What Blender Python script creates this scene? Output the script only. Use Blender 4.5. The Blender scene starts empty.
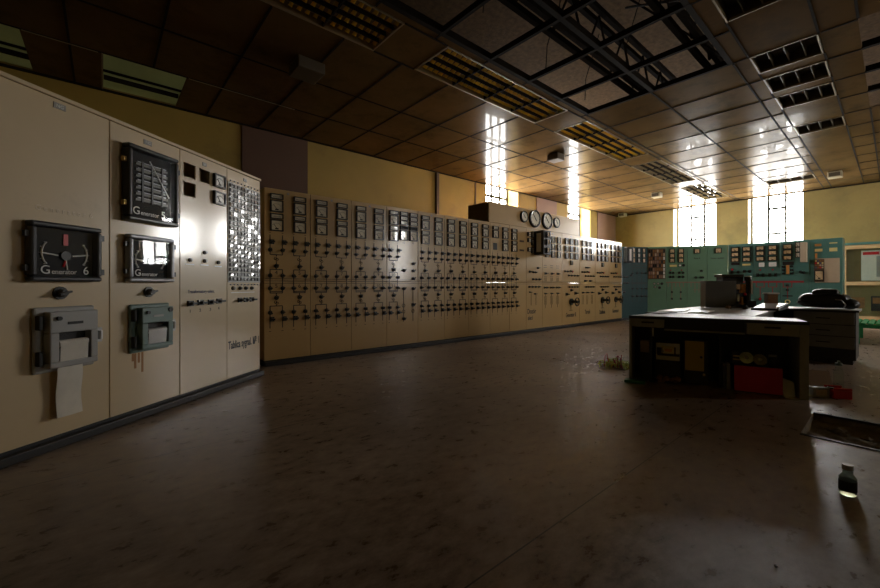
import bpy, math, random
from mathutils import Vector, Matrix
random.seed(7)
PI = math.pi
SC = bpy.context.scene
COL = SC.collection

# ------------------------------------------------------------------ materials
def nt(name):
    m = bpy.data.materials.new(name); m.use_nodes = True
    t = m.node_tree; b = t.nodes['Principled BSDF']
    return m, t, b

def mat(name, col, rough=0.5, metal=0.0, coat=0.0, spec=0.5, var=0.0, scale=3.0, bump=0.0, dirt=None, dscale=1.2, dmin=.55, dmax=.75, rvar=0.0, stretch=(1,1,1), coatr=.08):
    m, t, b = nt(name)
    b.inputs['Roughness'].default_value = rough
    b.inputs['Metallic'].default_value = metal
    b.inputs['Coat Weight'].default_value = coat
    b.inputs['Coat Roughness'].default_value = coatr
    b.inputs['Specular IOR Level'].default_value = spec
    b.inputs['Base Color'].default_value = (*col, 1)
    if var or dirt or bump or rvar:
        tc = t.nodes.new('ShaderNodeTexCoord')
        mp = t.nodes.new('ShaderNodeMapping'); mp.inputs['Scale'].default_value = stretch
        t.links.new(tc.outputs['Object'], mp.inputs['Vector'])
        n = t.nodes.new('ShaderNodeTexNoise'); n.inputs['Scale'].default_value = scale; n.inputs['Detail'].default_value = 7
        n.inputs['Roughness'].default_value = .62
        t.links.new(mp.outputs['Vector'], n.inputs['Vector'])
        cr = t.nodes.new('ShaderNodeValToRGB')
        lo = [max(0, c*(1-var)) for c in col]; hi = [min(1, c*(1+var)) for c in col]
        cr.color_ramp.elements[0].color = (*lo, 1); cr.color_ramp.elements[1].color = (*hi, 1)
        cr.color_ramp.elements[0].position = .3; cr.color_ramp.elements[1].position = .7
        t.links.new(n.outputs['Fac'], cr.inputs['Fac'])
        out = cr.outputs['Color']
        if dirt:
            n2 = t.nodes.new('ShaderNodeTexNoise'); n2.inputs['Scale'].default_value = dscale; n2.inputs['Detail'].default_value = 9
            n2.inputs['Roughness'].default_value = .7
            t.links.new(tc.outputs['Object'], n2.inputs['Vector'])
            mr = t.nodes.new('ShaderNodeMapRange'); mr.inputs['From Min'].default_value = dmin; mr.inputs['From Max'].default_value = dmax
            t.links.new(n2.outputs['Fac'], mr.inputs['Value'])
            mx = t.nodes.new('ShaderNodeMix'); mx.data_type = 'RGBA'
            t.links.new(mr.outputs['Result'], mx.inputs['Factor'])
            t.links.new(out, mx.inputs['A']); mx.inputs['B'].default_value = (*dirt, 1)
            out = mx.outputs['Result']
        t.links.new(out, b.inputs['Base Color'])
        if rvar:
            mr2 = t.nodes.new('ShaderNodeMapRange')
            mr2.inputs['To Min'].default_value = max(.02, rough-rvar); mr2.inputs['To Max'].default_value = rough+rvar
            mr2.inputs['From Min'].default_value = .3; mr2.inputs['From Max'].default_value = .7
            t.links.new(n.outputs['Fac'], mr2.inputs['Value']); t.links.new(mr2.outputs['Result'], b.inputs['Roughness'])
        if bump:
            bp = t.nodes.new('ShaderNodeBump'); bp.inputs['Strength'].default_value = bump; bp.inputs['Distance'].default_value = .02
            t.links.new(n.outputs['Fac'], bp.inputs['Height']); t.links.new(bp.outputs['Normal'], b.inputs['Normal'])
    return m

def glass_mat(name, tint=(1,1,1), rough=.01, ior=1.5):
    m = bpy.data.materials.new(name); m.use_nodes = True
    t = m.node_tree; t.nodes.clear()
    o = t.nodes.new('ShaderNodeOutputMaterial'); mx = t.nodes.new('ShaderNodeMixShader')
    tr = t.nodes.new('ShaderNodeBsdfTransparent'); tr.inputs['Color'].default_value = (*tint, 1)
    gl = t.nodes.new('ShaderNodeBsdfGlossy'); gl.inputs['Roughness'].default_value = rough
    lw = t.nodes.new('ShaderNodeLayerWeight'); lw.inputs['Blend'].default_value = .5
    pw = t.nodes.new('ShaderNodeMath'); pw.operation='POWER'; pw.inputs[1].default_value = 5; t.links.new(lw.outputs['Facing'], pw.inputs[0])
    fr = t.nodes.new('ShaderNodeMath'); fr.operation='MULTIPLY_ADD'; fr.inputs[1].default_value=.96; fr.inputs[2].default_value=.014; t.links.new(pw.outputs[0], fr.inputs[0])
    t.links.new(fr.outputs[0], mx.inputs['Fac']); t.links.new(tr.outputs['BSDF'], mx.inputs[1]); t.links.new(gl.outputs['BSDF'], mx.inputs[2])
    t.links.new(mx.outputs['Shader'], o.inputs['Surface'])
    return m

M = {}
M['cream'] = mat('cream_enamel', (.62,.485,.30), .36, coat=1.0, coatr=.12, var=.05, scale=1.4, dirt=(.36,.27,.17), dscale=1.6, dmin=.60, dmax=.92, bump=.02)
M['beige'] = mat('beige_enamel', (.52,.335,.135), .36, coat=.6, coatr=.14, var=.06, scale=1.2, dirt=(.36,.24,.12), dscale=1.5, dmin=.58, dmax=.9, bump=.02)
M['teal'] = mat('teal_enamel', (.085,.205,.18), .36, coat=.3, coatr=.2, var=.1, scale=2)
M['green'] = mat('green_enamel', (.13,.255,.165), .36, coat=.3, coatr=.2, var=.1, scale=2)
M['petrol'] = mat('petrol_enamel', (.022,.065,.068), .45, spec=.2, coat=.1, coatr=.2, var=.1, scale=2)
M['plinth'] = mat('plinth_black', (.018,.017,.017), .5)
M['black'] = mat('black_bakelite', (.012,.012,.012), .3)
M['blackmat'] = mat('black_matt', (.014,.013,.012), .65, var=.3, scale=6)
M['line'] = mat('mimic_paint', (.02,.014,.010), .5)
M['red_line'] = mat('red_mimic_paint', (.42,.03,.04), .45)
M['dial'] = mat('dial_cream', (.74,.68,.52), .35, coat=1.0, coatr=.03)
M['dialo'] = mat('dial_aged', (.85,.62,.36), .35, coat=.6, coatr=.03)
M['dialw'] = mat('dial_white', (.8,.79,.74), .35, coat=1.0, coatr=.03)
M['dialgrey'] = mat('dial_grey', (.33,.32,.30), .35, coat=1.0, coatr=.03)
M['trace'] = mat('faded_lettering', (.70,.58,.42), .5)
M['dialmid'] = mat('dial_midgrey', (.10,.10,.09), .4)
M['dialblack'] = mat('dial_black', (.006,.006,.007), .6, spec=.2)
M['signalframe']=mat('signal_frame_grey',(.42,.41,.38),.4)
M['signalglass']=mat('signal_glass',(.05,.05,.052),.3,coat=1.0,coatr=.03)
M['ink'] = mat('ink', (.02,.02,.022), .5)
M['inkblue'] = mat('ink_blue', (.10,.10,.16), .5)
M['white'] = mat('white_paint', (.8,.8,.78), .35)
M['lampw'] = mat('lamp_cap_white', (.92,.92,.9), .12, coat=1)
M['lampy'] = mat('lamp_cap_yellow', (.85,.7,.3), .2, coat=1)
M['orange'] = mat('orange_paint', (.72,.33,.10), .4)
M['red'] = mat('red_paint', (.62,.025,.06), .42, coat=.2, var=.08, scale=4)
M['redbright'] = mat('red_plastic', (.6,.02,.03), .35)
M['greymetal'] = mat('grey_enamel', (.36,.36,.35), .38, coat=.2, var=.06, scale=5)
M['darkgrey']=mat('darkgrey_enamel',(.11,.11,.105),.38,var=.08,scale=5)
M['glassdark']=glass_mat('glass_dark',(.35,.38,.33),.02)
M['greygreen'] = mat('greygreen_enamel', (.16,.24,.22), .36, coat=.3, var=.1, scale=6)
M['meterframe'] = mat('meter_frame_grey', (.022,.023,.027), .4, coat=.1)
M['meterframe_lt'] = mat('meter_frame_silver', (.30,.31,.33), .35, metal=.3)
M['steel'] = mat('steel', (.5,.5,.5), .3, metal=1)
M['brass'] = mat('brass', (.6,.42,.16), .35, metal=1)
M['paper'] = mat('paper', (.72,.68,.60), .8, var=.06, scale=14)
M['glass'] = glass_mat('glass_clear')
M['glassgreen'] = glass_mat('glass_green', (.9,.96,.92), .02)
M['yellow'] = mat('yellow_wall', (.345,.225,.04), .6, var=.10, scale=1.2, bump=.06, dirt=(.18,.11,.03), dscale=1.0, dmin=.57, dmax=.85)
M['brownwall'] = mat('brown_wall', (.10,.045,.022), .6, var=.1, scale=1.5)
M['yellowdull'] = mat('dull_yellow_wall', (.28,.20,.065), .65, var=.12, scale=1.4, bump=.06, dirt=(.16,.115,.045), dscale=1.2, dmin=.5, dmax=.8)
M['mauve'] = mat('mauve_wall', (.29,.17,.125), .6, var=.1, scale=1.5)
M['plaster'] = mat('pale_green_plaster', (.64,.68,.25), .8, var=.12, scale=2)
M['slab'] = mat('rough_slab', (.23,.125,.042), .9, var=.35, scale=14, bump=.4, dirt=(.08,.06,.04), dscale=18, dmin=.6, dmax=.7)
M['tile'] = mat('ceiling_laminate', (.15,.09,.036), .25, coat=.15, coatr=.03, spec=.012, var=.22, scale=1.0, dirt=(.06,.042,.022), dscale=2.2, dmin=.5, dmax=.8, bump=.006)
M['tile'].node_tree.nodes['Principled BSDF'].inputs['Specular Tint'].default_value=(1,.62,.28,1)
M['tile'].node_tree.nodes['Principled BSDF'].inputs['Coat Tint'].default_value=(1,.93,.8,1)
M['tbar'] = mat('dark_steel', (.018,.012,.007), .85, spec=.12)
def translucent(name,col):
    m=bpy.data.materials.new(name); m.use_nodes=True; t=m.node_tree; t.nodes.clear()
    o=t.nodes.new('ShaderNodeOutputMaterial'); mx=t.nodes.new('ShaderNodeMixShader'); mx.inputs['Fac'].default_value=.6
    a=t.nodes.new('ShaderNodeBsdfDiffuse'); b=t.nodes.new('ShaderNodeBsdfTranslucent')
    a.inputs['Color'].default_value=(*col,1); b.inputs['Color'].default_value=(*col,1)
    t.links.new(a.outputs[0],mx.inputs[1]); t.links.new(b.outputs[0],mx.inputs[2]); t.links.new(mx.outputs[0],o.inputs['Surface']); return m
M['gold'] = translucent('yellow_glint_louvre', (.95,.70,.14))  # yellow light caught in the louvres is put into the translucent blade colour
M['pale'] = translucent('pale_plastic_louvre',(.42,.34,.2))
M['rim'] = mat('lamp_rim', (.34,.26,.15), .4, metal=.4)
M['box'] = mat('speaker_box', (.10,.075,.045), .5)
M['boxlt'] = mat('speaker_face', (.45,.38,.25), .5)
M['sill'] = mat('window_metal', (.05,.045,.04), .5)
M['caseback']=mat('olive_backing',(.20,.155,.06),.7,var=.15)
M['wood'] = mat('pale_wood', (.52,.31,.15), .5, var=.15, scale=3, stretch=(1,1,8))
M['woodtan'] = mat('tan_board', (.52,.40,.28), .5, var=.06, scale=4)
M['darkwood'] = mat('dark_wood', (.10,.055,.03), .5, var=.2, scale=4)
M['benchgreen'] = mat('bench_green', (.02,.42,.17), .35, coat=.3)
M['desk'] = mat('desk_grey', (.21,.205,.185), .5, var=.15, scale=5)
M['desklight'] = mat('desk_front_grey', (.36,.355,.32), .5, var=.12, scale=5)
M['desktop'] = mat('desk_top_laminate', (.34,.34,.33), .5, var=.15, scale=4, dirt=(.16,.15,.14), dscale=5, dmin=.52, dmax=.75, rvar=.1)
M['deskdark'] = mat('desk_dark', (.03,.028,.026), .6)
M['leather'] = mat('black_leather', (.012,.011,.011), .38, bump=.3, var=.2, scale=22)
M['gantry'] = mat('gantry_steel', (.05,.05,.05), .7)
M['skin'] = M['black']
M['pinkpaper'] = mat('lilac_paper', (.50,.44,.52), .6)
M['greenboard'] = mat('circuit_board', (.03,.22,.10), .4)
M['cdm'] = mat('disc_foil', (.45,.5,.42), .12, metal=.95, var=.3, scale=18)
M['wirer'] = mat('wire_red', (.45,.02,.04), .4)
M['wirey'] = mat('wire_yellow', (.85,.82,.06), .4)
M['wireg'] = mat('wire_lime', (.68,.88,.22), .4)
M['junk'] = mat('junk_brown', (.24,.11,.035), .6, var=.3, scale=10)
M['yellowpanel'] = mat('yellow_panel', (.60,.42,.05), .5, var=.08, scale=4)
M['rubble'] = mat('rubble', (.30,.26,.22), .9, var=.4, scale=20)
M['rust'] = mat('rust', (.36,.18,.07), .8)

# floor
def floor_mat():
    m, t, b = nt('worn_floor')
    tc = t.nodes.new('ShaderNodeTexCoord')
    mp = t.nodes.new('ShaderNodeMapping'); mp.inputs['Rotation'].default_value = (0,0,.6); mp.inputs['Scale'].default_value = (1,1.7,1)
    t.links.new(tc.outputs['Object'], mp.inputs['Vector'])
    def noise(scale, det, vec, rough=.6):
        n = t.nodes.new('ShaderNodeTexNoise'); n.inputs['Scale'].default_value = scale; n.inputs['Detail'].default_value = det
        n.inputs['Roughness'].default_value = rough
        t.links.new(vec, n.inputs['Vector']); return n.outputs['Fac']
    a = noise(7.5, 10, mp.outputs['Vector'], .7); c = noise(.55, 6, tc.outputs['Object']); d = noise(11, 8, tc.outputs['Object'], .75)
    mth = t.nodes.new('ShaderNodeMath'); mth.operation = 'ADD'; t.links.new(a, mth.inputs[0]); t.links.new(c, mth.inputs[1])
    m2 = t.nodes.new('ShaderNodeMath'); m2.operation = 'MULTIPLY'; m2.inputs[1].default_value = .5; t.links.new(mth.outputs[0], m2.inputs[0])
    cr = t.nodes.new('ShaderNodeValToRGB'); e = cr.color_ramp.elements
    e[0].position = .41; e[0].color = (.135,.09,.062,1); e[1].position = .60; e[1].color = (.41,.32,.245,1)
    t.links.new(m2.outputs[0], cr.inputs['Fac'])
    # dark stains
    mr = t.nodes.new('ShaderNodeMapRange'); mr.inputs['From Min'].default_value = .63; mr.inputs['From Max'].default_value = .76
    t.links.new(d, mr.inputs['Value'])
    mx = t.nodes.new('ShaderNodeMix'); mx.data_type = 'RGBA'; mx.inputs['B'].default_value = (.035,.026,.02,1)
    t.links.new(mr.outputs['Result'], mx.inputs['Factor']); t.links.new(cr.outputs['Color'], mx.inputs['A'])
    # seams of the sheets
    sx = t.nodes.new('ShaderNodeSeparateXYZ'); t.links.new(tc.outputs['Object'], sx.inputs[0])
    def seam(outp, period, off, wd=.0035):
        ad = t.nodes.new('ShaderNodeMath'); ad.operation='ADD'; ad.inputs[1].default_value = off; t.links.new(outp, ad.inputs[0])
        md = t.nodes.new('ShaderNodeMath'); md.operation='PINGPONG'; md.inputs[1].default_value = period/2; t.links.new(ad.outputs[0], md.inputs[0])
        lt = t.nodes.new('ShaderNodeMath'); lt.operation='LESS_THAN'; lt.inputs[1].default_value = wd; t.links.new(md.outputs[0], lt.inputs[0])
        return lt.outputs[0]
    s = seam(sx.outputs['Y'], 2.0, -.98+2.0)
    mx2 = t.nodes.new('ShaderNodeMix'); mx2.data_type = 'RGBA'; mx2.inputs['B'].default_value = (.03,.022,.017,1)
    t.links.new(s, mx2.inputs['Factor']); t.links.new(mx.outputs['Result'], mx2.inputs['A'])
    t.links.new(mx2.outputs['Result'], b.inputs['Base Color'])
    rr = t.nodes.new('ShaderNodeMapRange'); rr.inputs['From Min'].default_value=.35; rr.inputs['From Max'].default_value=.65
    rr.inputs['To Min'].default_value=.24; rr.inputs['To Max'].default_value=.46
    t.links.new(a, rr.inputs['Value']); t.links.new(rr.outputs['Result'], b.inputs['Roughness'])
    bp = t.nodes.new('ShaderNodeBump'); bp.inputs['Strength'].default_value=.16; bp.inputs['Distance'].default_value=.01
    t.links.new(d, bp.inputs['Height']); t.links.new(bp.outputs['Normal'], b.inputs['Normal'])
    return m
M['floor'] = floor_mat()

# ------------------------------------------------------------------ mesh helpers
class MB:
    def __init__(s): s.v=[]; s.f=[]; s.mi=[]
    def add(s, vs, fs, m=0):
        o=len(s.v); s.v += [tuple(v) for v in vs]; s.f += [tuple(i+o for i in f) for f in fs]; s.mi += [m]*len(fs); return s
    def box(s, x0,x1,y0,y1,z0,z1, m=0):
        return s.add([(x0,y0,z0),(x1,y0,z0),(x1,y1,z0),(x0,y1,z0),(x0,y0,z1),(x1,y0,z1),(x1,y1,z1),(x0,y1,z1)],
                     [(0,3,2,1),(4,5,6,7),(0,1,5,4),(1,2,6,5),(2,3,7,6),(3,0,4,7)], m)
    def prism(s, poly, z0, z1, m=0):       # ccw polygon in XY
        n=len(poly); vs=[(x,y,z0) for x,y in poly]+[(x,y,z1) for x,y in poly]
        fs=[tuple(range(n))[::-1], tuple(range(n,2*n))]+[(i,(i+1)%n,n+(i+1)%n,n+i) for i in range(n)]
        return s.add(vs, fs, m)
    def cyl(s, p0, p1, r0, r1=None, n=12, m=0):
        r1 = r0 if r1 is None else r1
        p0=Vector(p0); p1=Vector(p1); d=(p1-p0).normalized()
        a = d.orthogonal().normalized(); b = d.cross(a)
        vs=[]; 
        for p,r in ((p0,r0),(p1,r1)):
            for i in range(n):
                t=2*PI*i/n; vs.append(p+a*(r*math.cos(t))+b*(r*math.sin(t)))
        fs=[tuple(range(n))[::-1], tuple(range(n,2*n))]+[(i,(i+1)%n,n+(i+1)%n,n+i) for i in range(n)]
        return s.add(vs, fs, m)
    def tube(s, pts, r, n=6, m=0):
        pts=[Vector(p) for p in pts]; rings=[]; vs=[]; prev=None
        for i,p in enumerate(pts):
            d=(pts[min(i+1,len(pts)-1)]-pts[max(i-1,0)]).normalized()
            a = d.orthogonal().normalized() if prev is None else (prev-d*prev.dot(d)).normalized()
            prev=a; b=d.cross(a)
            rr = r[i] if isinstance(r,(list,tuple)) else r
            vs += [p+a*(rr*math.cos(2*PI*k/n))+b*(rr*math.sin(2*PI*k/n)) for k in range(n)]
        fs=[]
        for i in range(len(pts)-1):
            for k in range(n): fs.append((i*n+k, i*n+(k+1)%n, (i+1)*n+(k+1)%n, (i+1)*n+k))
        fs += [tuple(range(n))[::-1], tuple(range((len(pts)-1)*n, len(pts)*n))]
        return s.add(vs, fs, m)
    def ring(s, c, r, rad, axis='y', n=20, k=6, m=0):
        vs=[];fs=[]
        for i in range(n):
            t=2*PI*i/n
            for j in range(k):
                q=2*PI*j/k; R=r+rad*math.cos(q); h=rad*math.sin(q)
                u,w=R*math.cos(t),R*math.sin(t)
                vs.append((c[0]+u,c[1]+h,c[2]+w) if axis=='y' else (c[0]+u,c[1]+w,c[2]+h))
        for i in range(n):
            for j in range(k):
                fs.append((i*k+j, i*k+(j+1)%k, ((i+1)%n)*k+(j+1)%k, ((i+1)%n)*k+j))
        return s.add(vs, fs, m)
    def lathe(s, prof, c=(0,0,0), n=16, m=0):    # prof: (r,z)
        vs=[];fs=[]
        for r,z in prof:
            for i in range(n):
                t=2*PI*i/n; vs.append((c[0]+r*math.cos(t), c[1]+r*math.sin(t), c[2]+z))
        for j in range(len(prof)-1):
            for i in range(n): fs.append((j*n+i, j*n+(i+1)%n, (j+1)*n+(i+1)%n, (j+1)*n+i))
        fs += [tuple(range(n))[::-1], tuple(range((len(prof)-1)*n, len(prof)*n))]
        return s.add(vs, fs, m)
    def blob(s, c, r, n=10, k=7, jit=0, m=0, seed=0):
        rnd=random.Random(seed); vs=[];fs=[]
        for j in range(k+1):
            p=PI*j/k
            for i in range(n):
                t=2*PI*i/n; q=1+rnd.uniform(-jit,jit)
                vs.append((c[0]+r[0]*q*math.sin(p)*math.cos(t), c[1]+r[1]*q*math.sin(p)*math.sin(t), c[2]-r[2]*q*math.cos(p)))
        for j in range(k):
            for i in range(n): fs.append((j*n+i, j*n+(i+1)%n, (j+1)*n+(i+1)%n, (j+1)*n+i))
        return s.add(vs, fs, m)
    def hline(s, x0,x1,z,w=.011,d=.003,m=0): return s.box(x0,x1,-d,0,z-w/2,z+w/2,m)
    def vline(s, x,z0,z1,w=.011,d=.003,m=0): return s.box(x-w/2,x+w/2,-d,0,min(z0,z1),max(z0,z1),m)
    def mesh(s, name, mats, smooth=True):
        me = bpy.data.meshes.new(name)
        me.from_pydata(s.v, [], s.f)
        for m_ in (mats if isinstance(mats,(list,tuple)) else [mats]): me.materials.append(m_)
        me.polygons.foreach_set('material_index', s.mi)
        if smooth:
            me.polygons.foreach_set('use_smooth', [True]*len(s.f))
            me.set_sharp_from_angle(angle=.6)
        me.update(); return me

def link(name, data, parent=None, loc=(0,0,0), rot=(0,0,0), bevel=0):
    o = bpy.data.objects.new(name, data); COL.objects.link(o)
    o.location = loc; o.rotation_euler = rot
    if parent: o.parent = parent
    if bevel:
        b = o.modifiers.new('bevel','BEVEL'); b.width = bevel; b.segments = 2; b.limit_method = 'ANGLE'
    return o
def part(name, mb, mats, parent=None, loc=(0,0,0), rot=(0,0,0), bevel=0, smooth=True):
    return link(name, mb.mesh(name, mats, smooth), parent, loc, rot, bevel)
def tag(o, label, cat, group=None):
    o['label']=label; o['category']=cat
    if group: o['group']=group
    return o
def thing(name, label, cat, loc=(0,0,0), rz=0, group=None):
    return tag(link(name, None, None, loc, (0,0,rz)), label, cat, group)
def struct(name, mb, mats, loc=(0,0,0), parent=None, bevel=0, smooth=False):
    o = part(name, mb, mats, parent, loc, bevel=bevel, smooth=smooth); o['kind']='structure'; return o
def text_mesh(body, size, ext=.001, align='LEFT', xs=1.0, shear=0, bold=0):
    c = bpy.data.curves.new('lettering','FONT'); c.body = body; c.size = size; c.extrude = ext; c.align_x = align; c.shear = shear; c.offset = bold
    o = bpy.data.objects.new('tmp_text', c); COL.objects.link(o)
    bpy.context.view_layer.update()
    me = bpy.data.meshes.new_from_object(o)
    bpy.data.objects.remove(o); 
    for v in me.vertices: v.co.x *= xs
    return me
def text_into(mb, body, size, x, z, y=-.002, align='CENTER', xs=1.0, m=0, ext=.0008):
    me = text_mesh(body, size, ext, align, xs)
    vs = [(x+v.co.x, y-v.co.z, z+v.co.y) for v in me.vertices]
    fs = [tuple(p.vertices) for p in me.polygons]
    mb.add(vs, fs, m); bpy.data.meshes.remove(me)

# ------------------------------------------------------------------ instrument parts (meshes shared by copies)
_cache = {}
def cached(key, fn):
    if key not in _cache: _cache[key] = fn()
    return _cache[key]
def bezel_mesh(w,h,d=.035,fr=.014,mt='black'):
    def f():
        b=MB()
        b.box(-w/2,w/2,-d,0,h/2-fr,h/2).box(-w/2,w/2,-d,0,-h/2,-h/2+fr)
        b.box(-w/2,-w/2+fr,-d,0,-h/2+fr,h/2-fr).box(w/2-fr,w/2,-d,0,-h/2+fr,h/2-fr)
        return b.mesh('meter', M[mt], False)
    return cached(('bez',w,h,d,fr,mt), f)
def dial_mesh(w,h,d=.022,mt='dial',kind='square'):
    def f():
        b=MB(); b.box(-w/2,w/2,-d,0,-h/2,h/2,0)
        y=-d-.0015
        if kind=='square':
            cx,cz=0.0,-h*.30; R=h*.58
            for i in range(9):
                a=math.radians(140-12.5*i); 
                p=(cx+R*math.cos(a),y,cz+R*math.sin(a)); q=(cx+R*.86*math.cos(a),y,cz+R*.86*math.sin(a))
                b.cyl(p,q,.0022,n=4,m=1)
            a=math.radians(128); b.cyl((cx,y-.001,cz),(cx+R*.95*math.cos(a),y-.001,cz+R*.95*math.sin(a)),.003,n=4,m=1)
            b.box(-w*.16,w*.16,y,-d,-h*.42,-h*.28,1)
        else:
            for i in range(7):
                x=-w*.36+w*.12*i; b.box(x-.002,x+.002,y,-d,-h*.1,h*.2,1)
            b.box(-w*.38,w*.38,y,-d,-h*.22,-h*.14,1)
        return b.mesh('dial', [M[mt],M['ink']], False)
    return cached(('dial',w,h,d,mt,kind), f)
def meter(p, x, z, w, h, dm='dial', kind='square', y=0, d=.035, fr=.014, bm='black'):
    o = link('meter', bezel_mesh(w,h,d,fr,bm), p, (x,y,z))
    link('dial', dial_mesh(round(w-2*fr,4),round(h-2*fr,4),d*.6,dm,kind), o)
    return o
def knob_mesh(r=.022, lever=.05, ang=0.5):
    def f():
        b=MB(); b.cyl((0,0,0),(0,-.012,0),r*1.25,n=14).cyl((0,-.012,0),(0,-.05,0),r*.8,r*.62,n=12)
        c,s=math.cos(ang),math.sin(ang); L=lever/2
        P=[(-L,-.009),(L,-.006),(L,.006),(-L,.009)]
        vs=[]
        for yy in (-.062,-.044):
            for u,w in P: vs.append((u*c-w*s,yy,u*s+w*c))
        b.add(vs,[(0,1,2,3),(7,6,5,4),(0,4,5,1),(1,5,6,2),(2,6,7,3),(3,7,4,0)])
        return b.mesh('control_knob', M['black'])
    return cached(('knob',r,lever,ang), f)
def switch_mesh(w=.055,h=.04,d=.07):
    def f():
        b=MB(); b.box(-w/2,w/2,-.014,0,-h/2,h/2).cyl((0,-.014,0),(0,-d,0),h*.34,h*.26,n=10)
        b.box(-w*.46,w*.46,-d-.016,-d+.004,-h*.2,h*.2)
        return b.mesh('switch_handle', M['black'])
    return cached(('sw',w,h,d), f)
def lamp_mesh(r,mt):
    def f():
        b=MB(); b.cyl((0,0,0),(0,-.012,0),r*1.3,n=14,m=1).cyl((0,-.012,0),(0,-.028,0),r,r*.75,n=14,m=0)
        return b.mesh('indicator_lamp',[M[mt],M['black']])
    return cached(('lamp',r,mt), f)
def knob(p,x,z,r=.02,lever=.05,ang=.5): return link('control_knob', knob_mesh(r,lever,ang), p, (x,0,z))
def switch(p,x,z,w=.055,h=.04,d=.07): return link('switch_handle', switch_mesh(w,h,d), p, (x,0,z))
def lamp(p,x,z,r=.014,mt='lampw'): return link('indicator_lamp', lamp_mesh(r,mt), p, (x,0,z))
def plate(p,x,z,txt,w=.07,h=.038):
    b=MB(); b.box(-w/2,w/2,-.004,0,-h/2,h/2,0)
    text_into(b, txt, h*.8, 0, -h*.28, -.005, m=1)
    return part('number_plate', b, [M['dialgrey'],M['white']], p, (x,0,z), smooth=False)
def lettering(p, txt, size, x, z, mt='ink', align='LEFT', xs=1.0, shear=0):
    me=text_mesh(txt,size,.0006,align,xs,shear,.022*size); me.materials.clear(); me.materials.append(M[mt])
    return link('lettering', me, p, (x,-.0016,z), (PI/2,0,0))

def panel(label, x,y,ang, w,H, mt, zsplit=None, depth=.6, group=None, cutouts=None):
    p = thing('control_cabinet', label, 'cabinet', (x,y,0), math.radians(ang), group)
    g=.003; pl=.075
    def body(z0,z1,name):
        b=MB()
        if cutouts and z0<2<=z1+.3:
            # front sheet with square holes: built as strips round the holes, the case behind
            xs=sorted({g,w-g}|{c[0] for c in cutouts}|{c[1] for c in cutouts}); zs=sorted({z0,z1}|{c[2] for c in cutouts}|{c[3] for c in cutouts})
            for i in range(len(xs)-1):
                for j in range(len(zs)-1):
                    cx,cz=(xs[i]+xs[i+1])/2,(zs[j]+zs[j+1])/2
                    if any(c[0]<cx<c[1] and c[2]<cz<c[3] for c in cutouts): continue
                    b.box(xs[i],xs[i+1],0,.012,zs[j],zs[j+1])
            b.box(g,w-g,.3,depth,z0,z1).box(g,g+.01,.012,.3,z0,z1).box(w-g-.01,w-g,.012,.3,z0,z1).box(g,w-g,.012,.3,z1-.01,z1)
            return part(name,b,M[mt],p,smooth=False)
        b.box(g,w-g,0,depth,z0,z1)
        return part(name,b,M[mt],p,bevel=0 if name=='lower_sheet' else .004,smooth=False)
    if zsplit:
        body(zsplit+.003,H,'upper_sheet'); body(pl,zsplit-.003,'lower_sheet')
    else: body(pl,H,'front_sheet')
    b=MB(); b.box(.0,w,.012,depth-.02,0,pl); part('plinth',b,M['plinth'],p,smooth=False)
    return p

# ------------------------------------------------------------------ SETTING
CZ=3.85; YW=7.4; XW=15.8; SLAB=5.0; WT=.5
def grid_wall(axis, a0,a1, b0,b1, z0,z1, holes):
    """solid wall in boxes round rectangular holes (u0,u1,w0,w1); axis 'x' runs along X with thickness b0..b1 in Y"""
    b=MB(); us=sorted({a0,a1}|{h[0] for h in holes}|{h[1] for h in holes})
    for i in range(len(us)-1):
        u0,u1=us[i],us[i+1]; hs=[h for h in holes if h[0]<=u0+1e-6 and h[1]>=u1-1e-6]
        segs=[(z0,z1)] if not hs else [(z0,hs[0][2]),(hs[0][3],z1)]
        for s0,s1 in segs:
            if s1-s0<1e-4: continue
            if axis=='x': b.box(u0,u1,b0,b1,s0,s1)
            else: b.box(b0,b1,u0,u1,s0,s1)
    return b
TW=[(8.05,9.47,.9,4.85),(12.2,13.74,.9,4.85)]
BW=[(3.97,5.28,.9,4.85),(1.78,3.09,.9,4.85)]
struct('wall_left', grid_wall('x',-4.0,XW+WT,YW,YW+WT,0,SLAB,TW), M['yellow'])
struct('wall_back', grid_wall('y',-5.0,YW,XW,XW+WT,0,SLAB,BW), M['yellowdull'])
RW=[(10.6,11.4,1.2,4.85)]
struct('wall_right', grid_wall('x',-4.0,XW+WT,-5.3,-5.0,0,SLAB,RW), M['yellow'])
struct('wall_front', MB().box(-4.3,-4.0,-5.3,YW+WT,0,SLAB), M['yellow'])
# upper wall band above the false ceiling, pale green plaster
struct('trim_1', MB().box(-4.0,8.0,YW-.012,YW,CZ+.05,SLAB), M['plaster'])
for i,(x0,x1) in enumerate(((1.82,2.98),(10.37,11.49),(14.26,15.72))):
    struct('trim_%d'%(i+2), MB().box(x0,x1,YW-.03,YW,0,CZ-.02), M['mauve' if i else 'brownwall'])
struct('trim_5', MB().box(6.21,6.29,YW-.06,YW,0,CZ-.02), M['darkwood'])
struct('trim_6', MB().box(7.60,7.64,YW-.02,YW,0,CZ-.02), M['darkwood'])
# dark gap strip under the ceiling along both walls
struct('trim_7', MB().box(-4,XW,YW-.055,YW-.002,CZ-.012,CZ+.01), M['tbar'])
struct('trim_8', MB().box(XW-.05,XW-.002,-5,YW-.06,CZ-.03,CZ+.01), M['tbar'])
struct('trim_9', MB().box(XW-.06,XW,-5.0,.98,2.17,2.23), M['teal'])
struct('roof', MB().box(-4.3,XW+WT,-5.3,YW+WT,SLAB,SLAB+.15), M['slab'])
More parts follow.
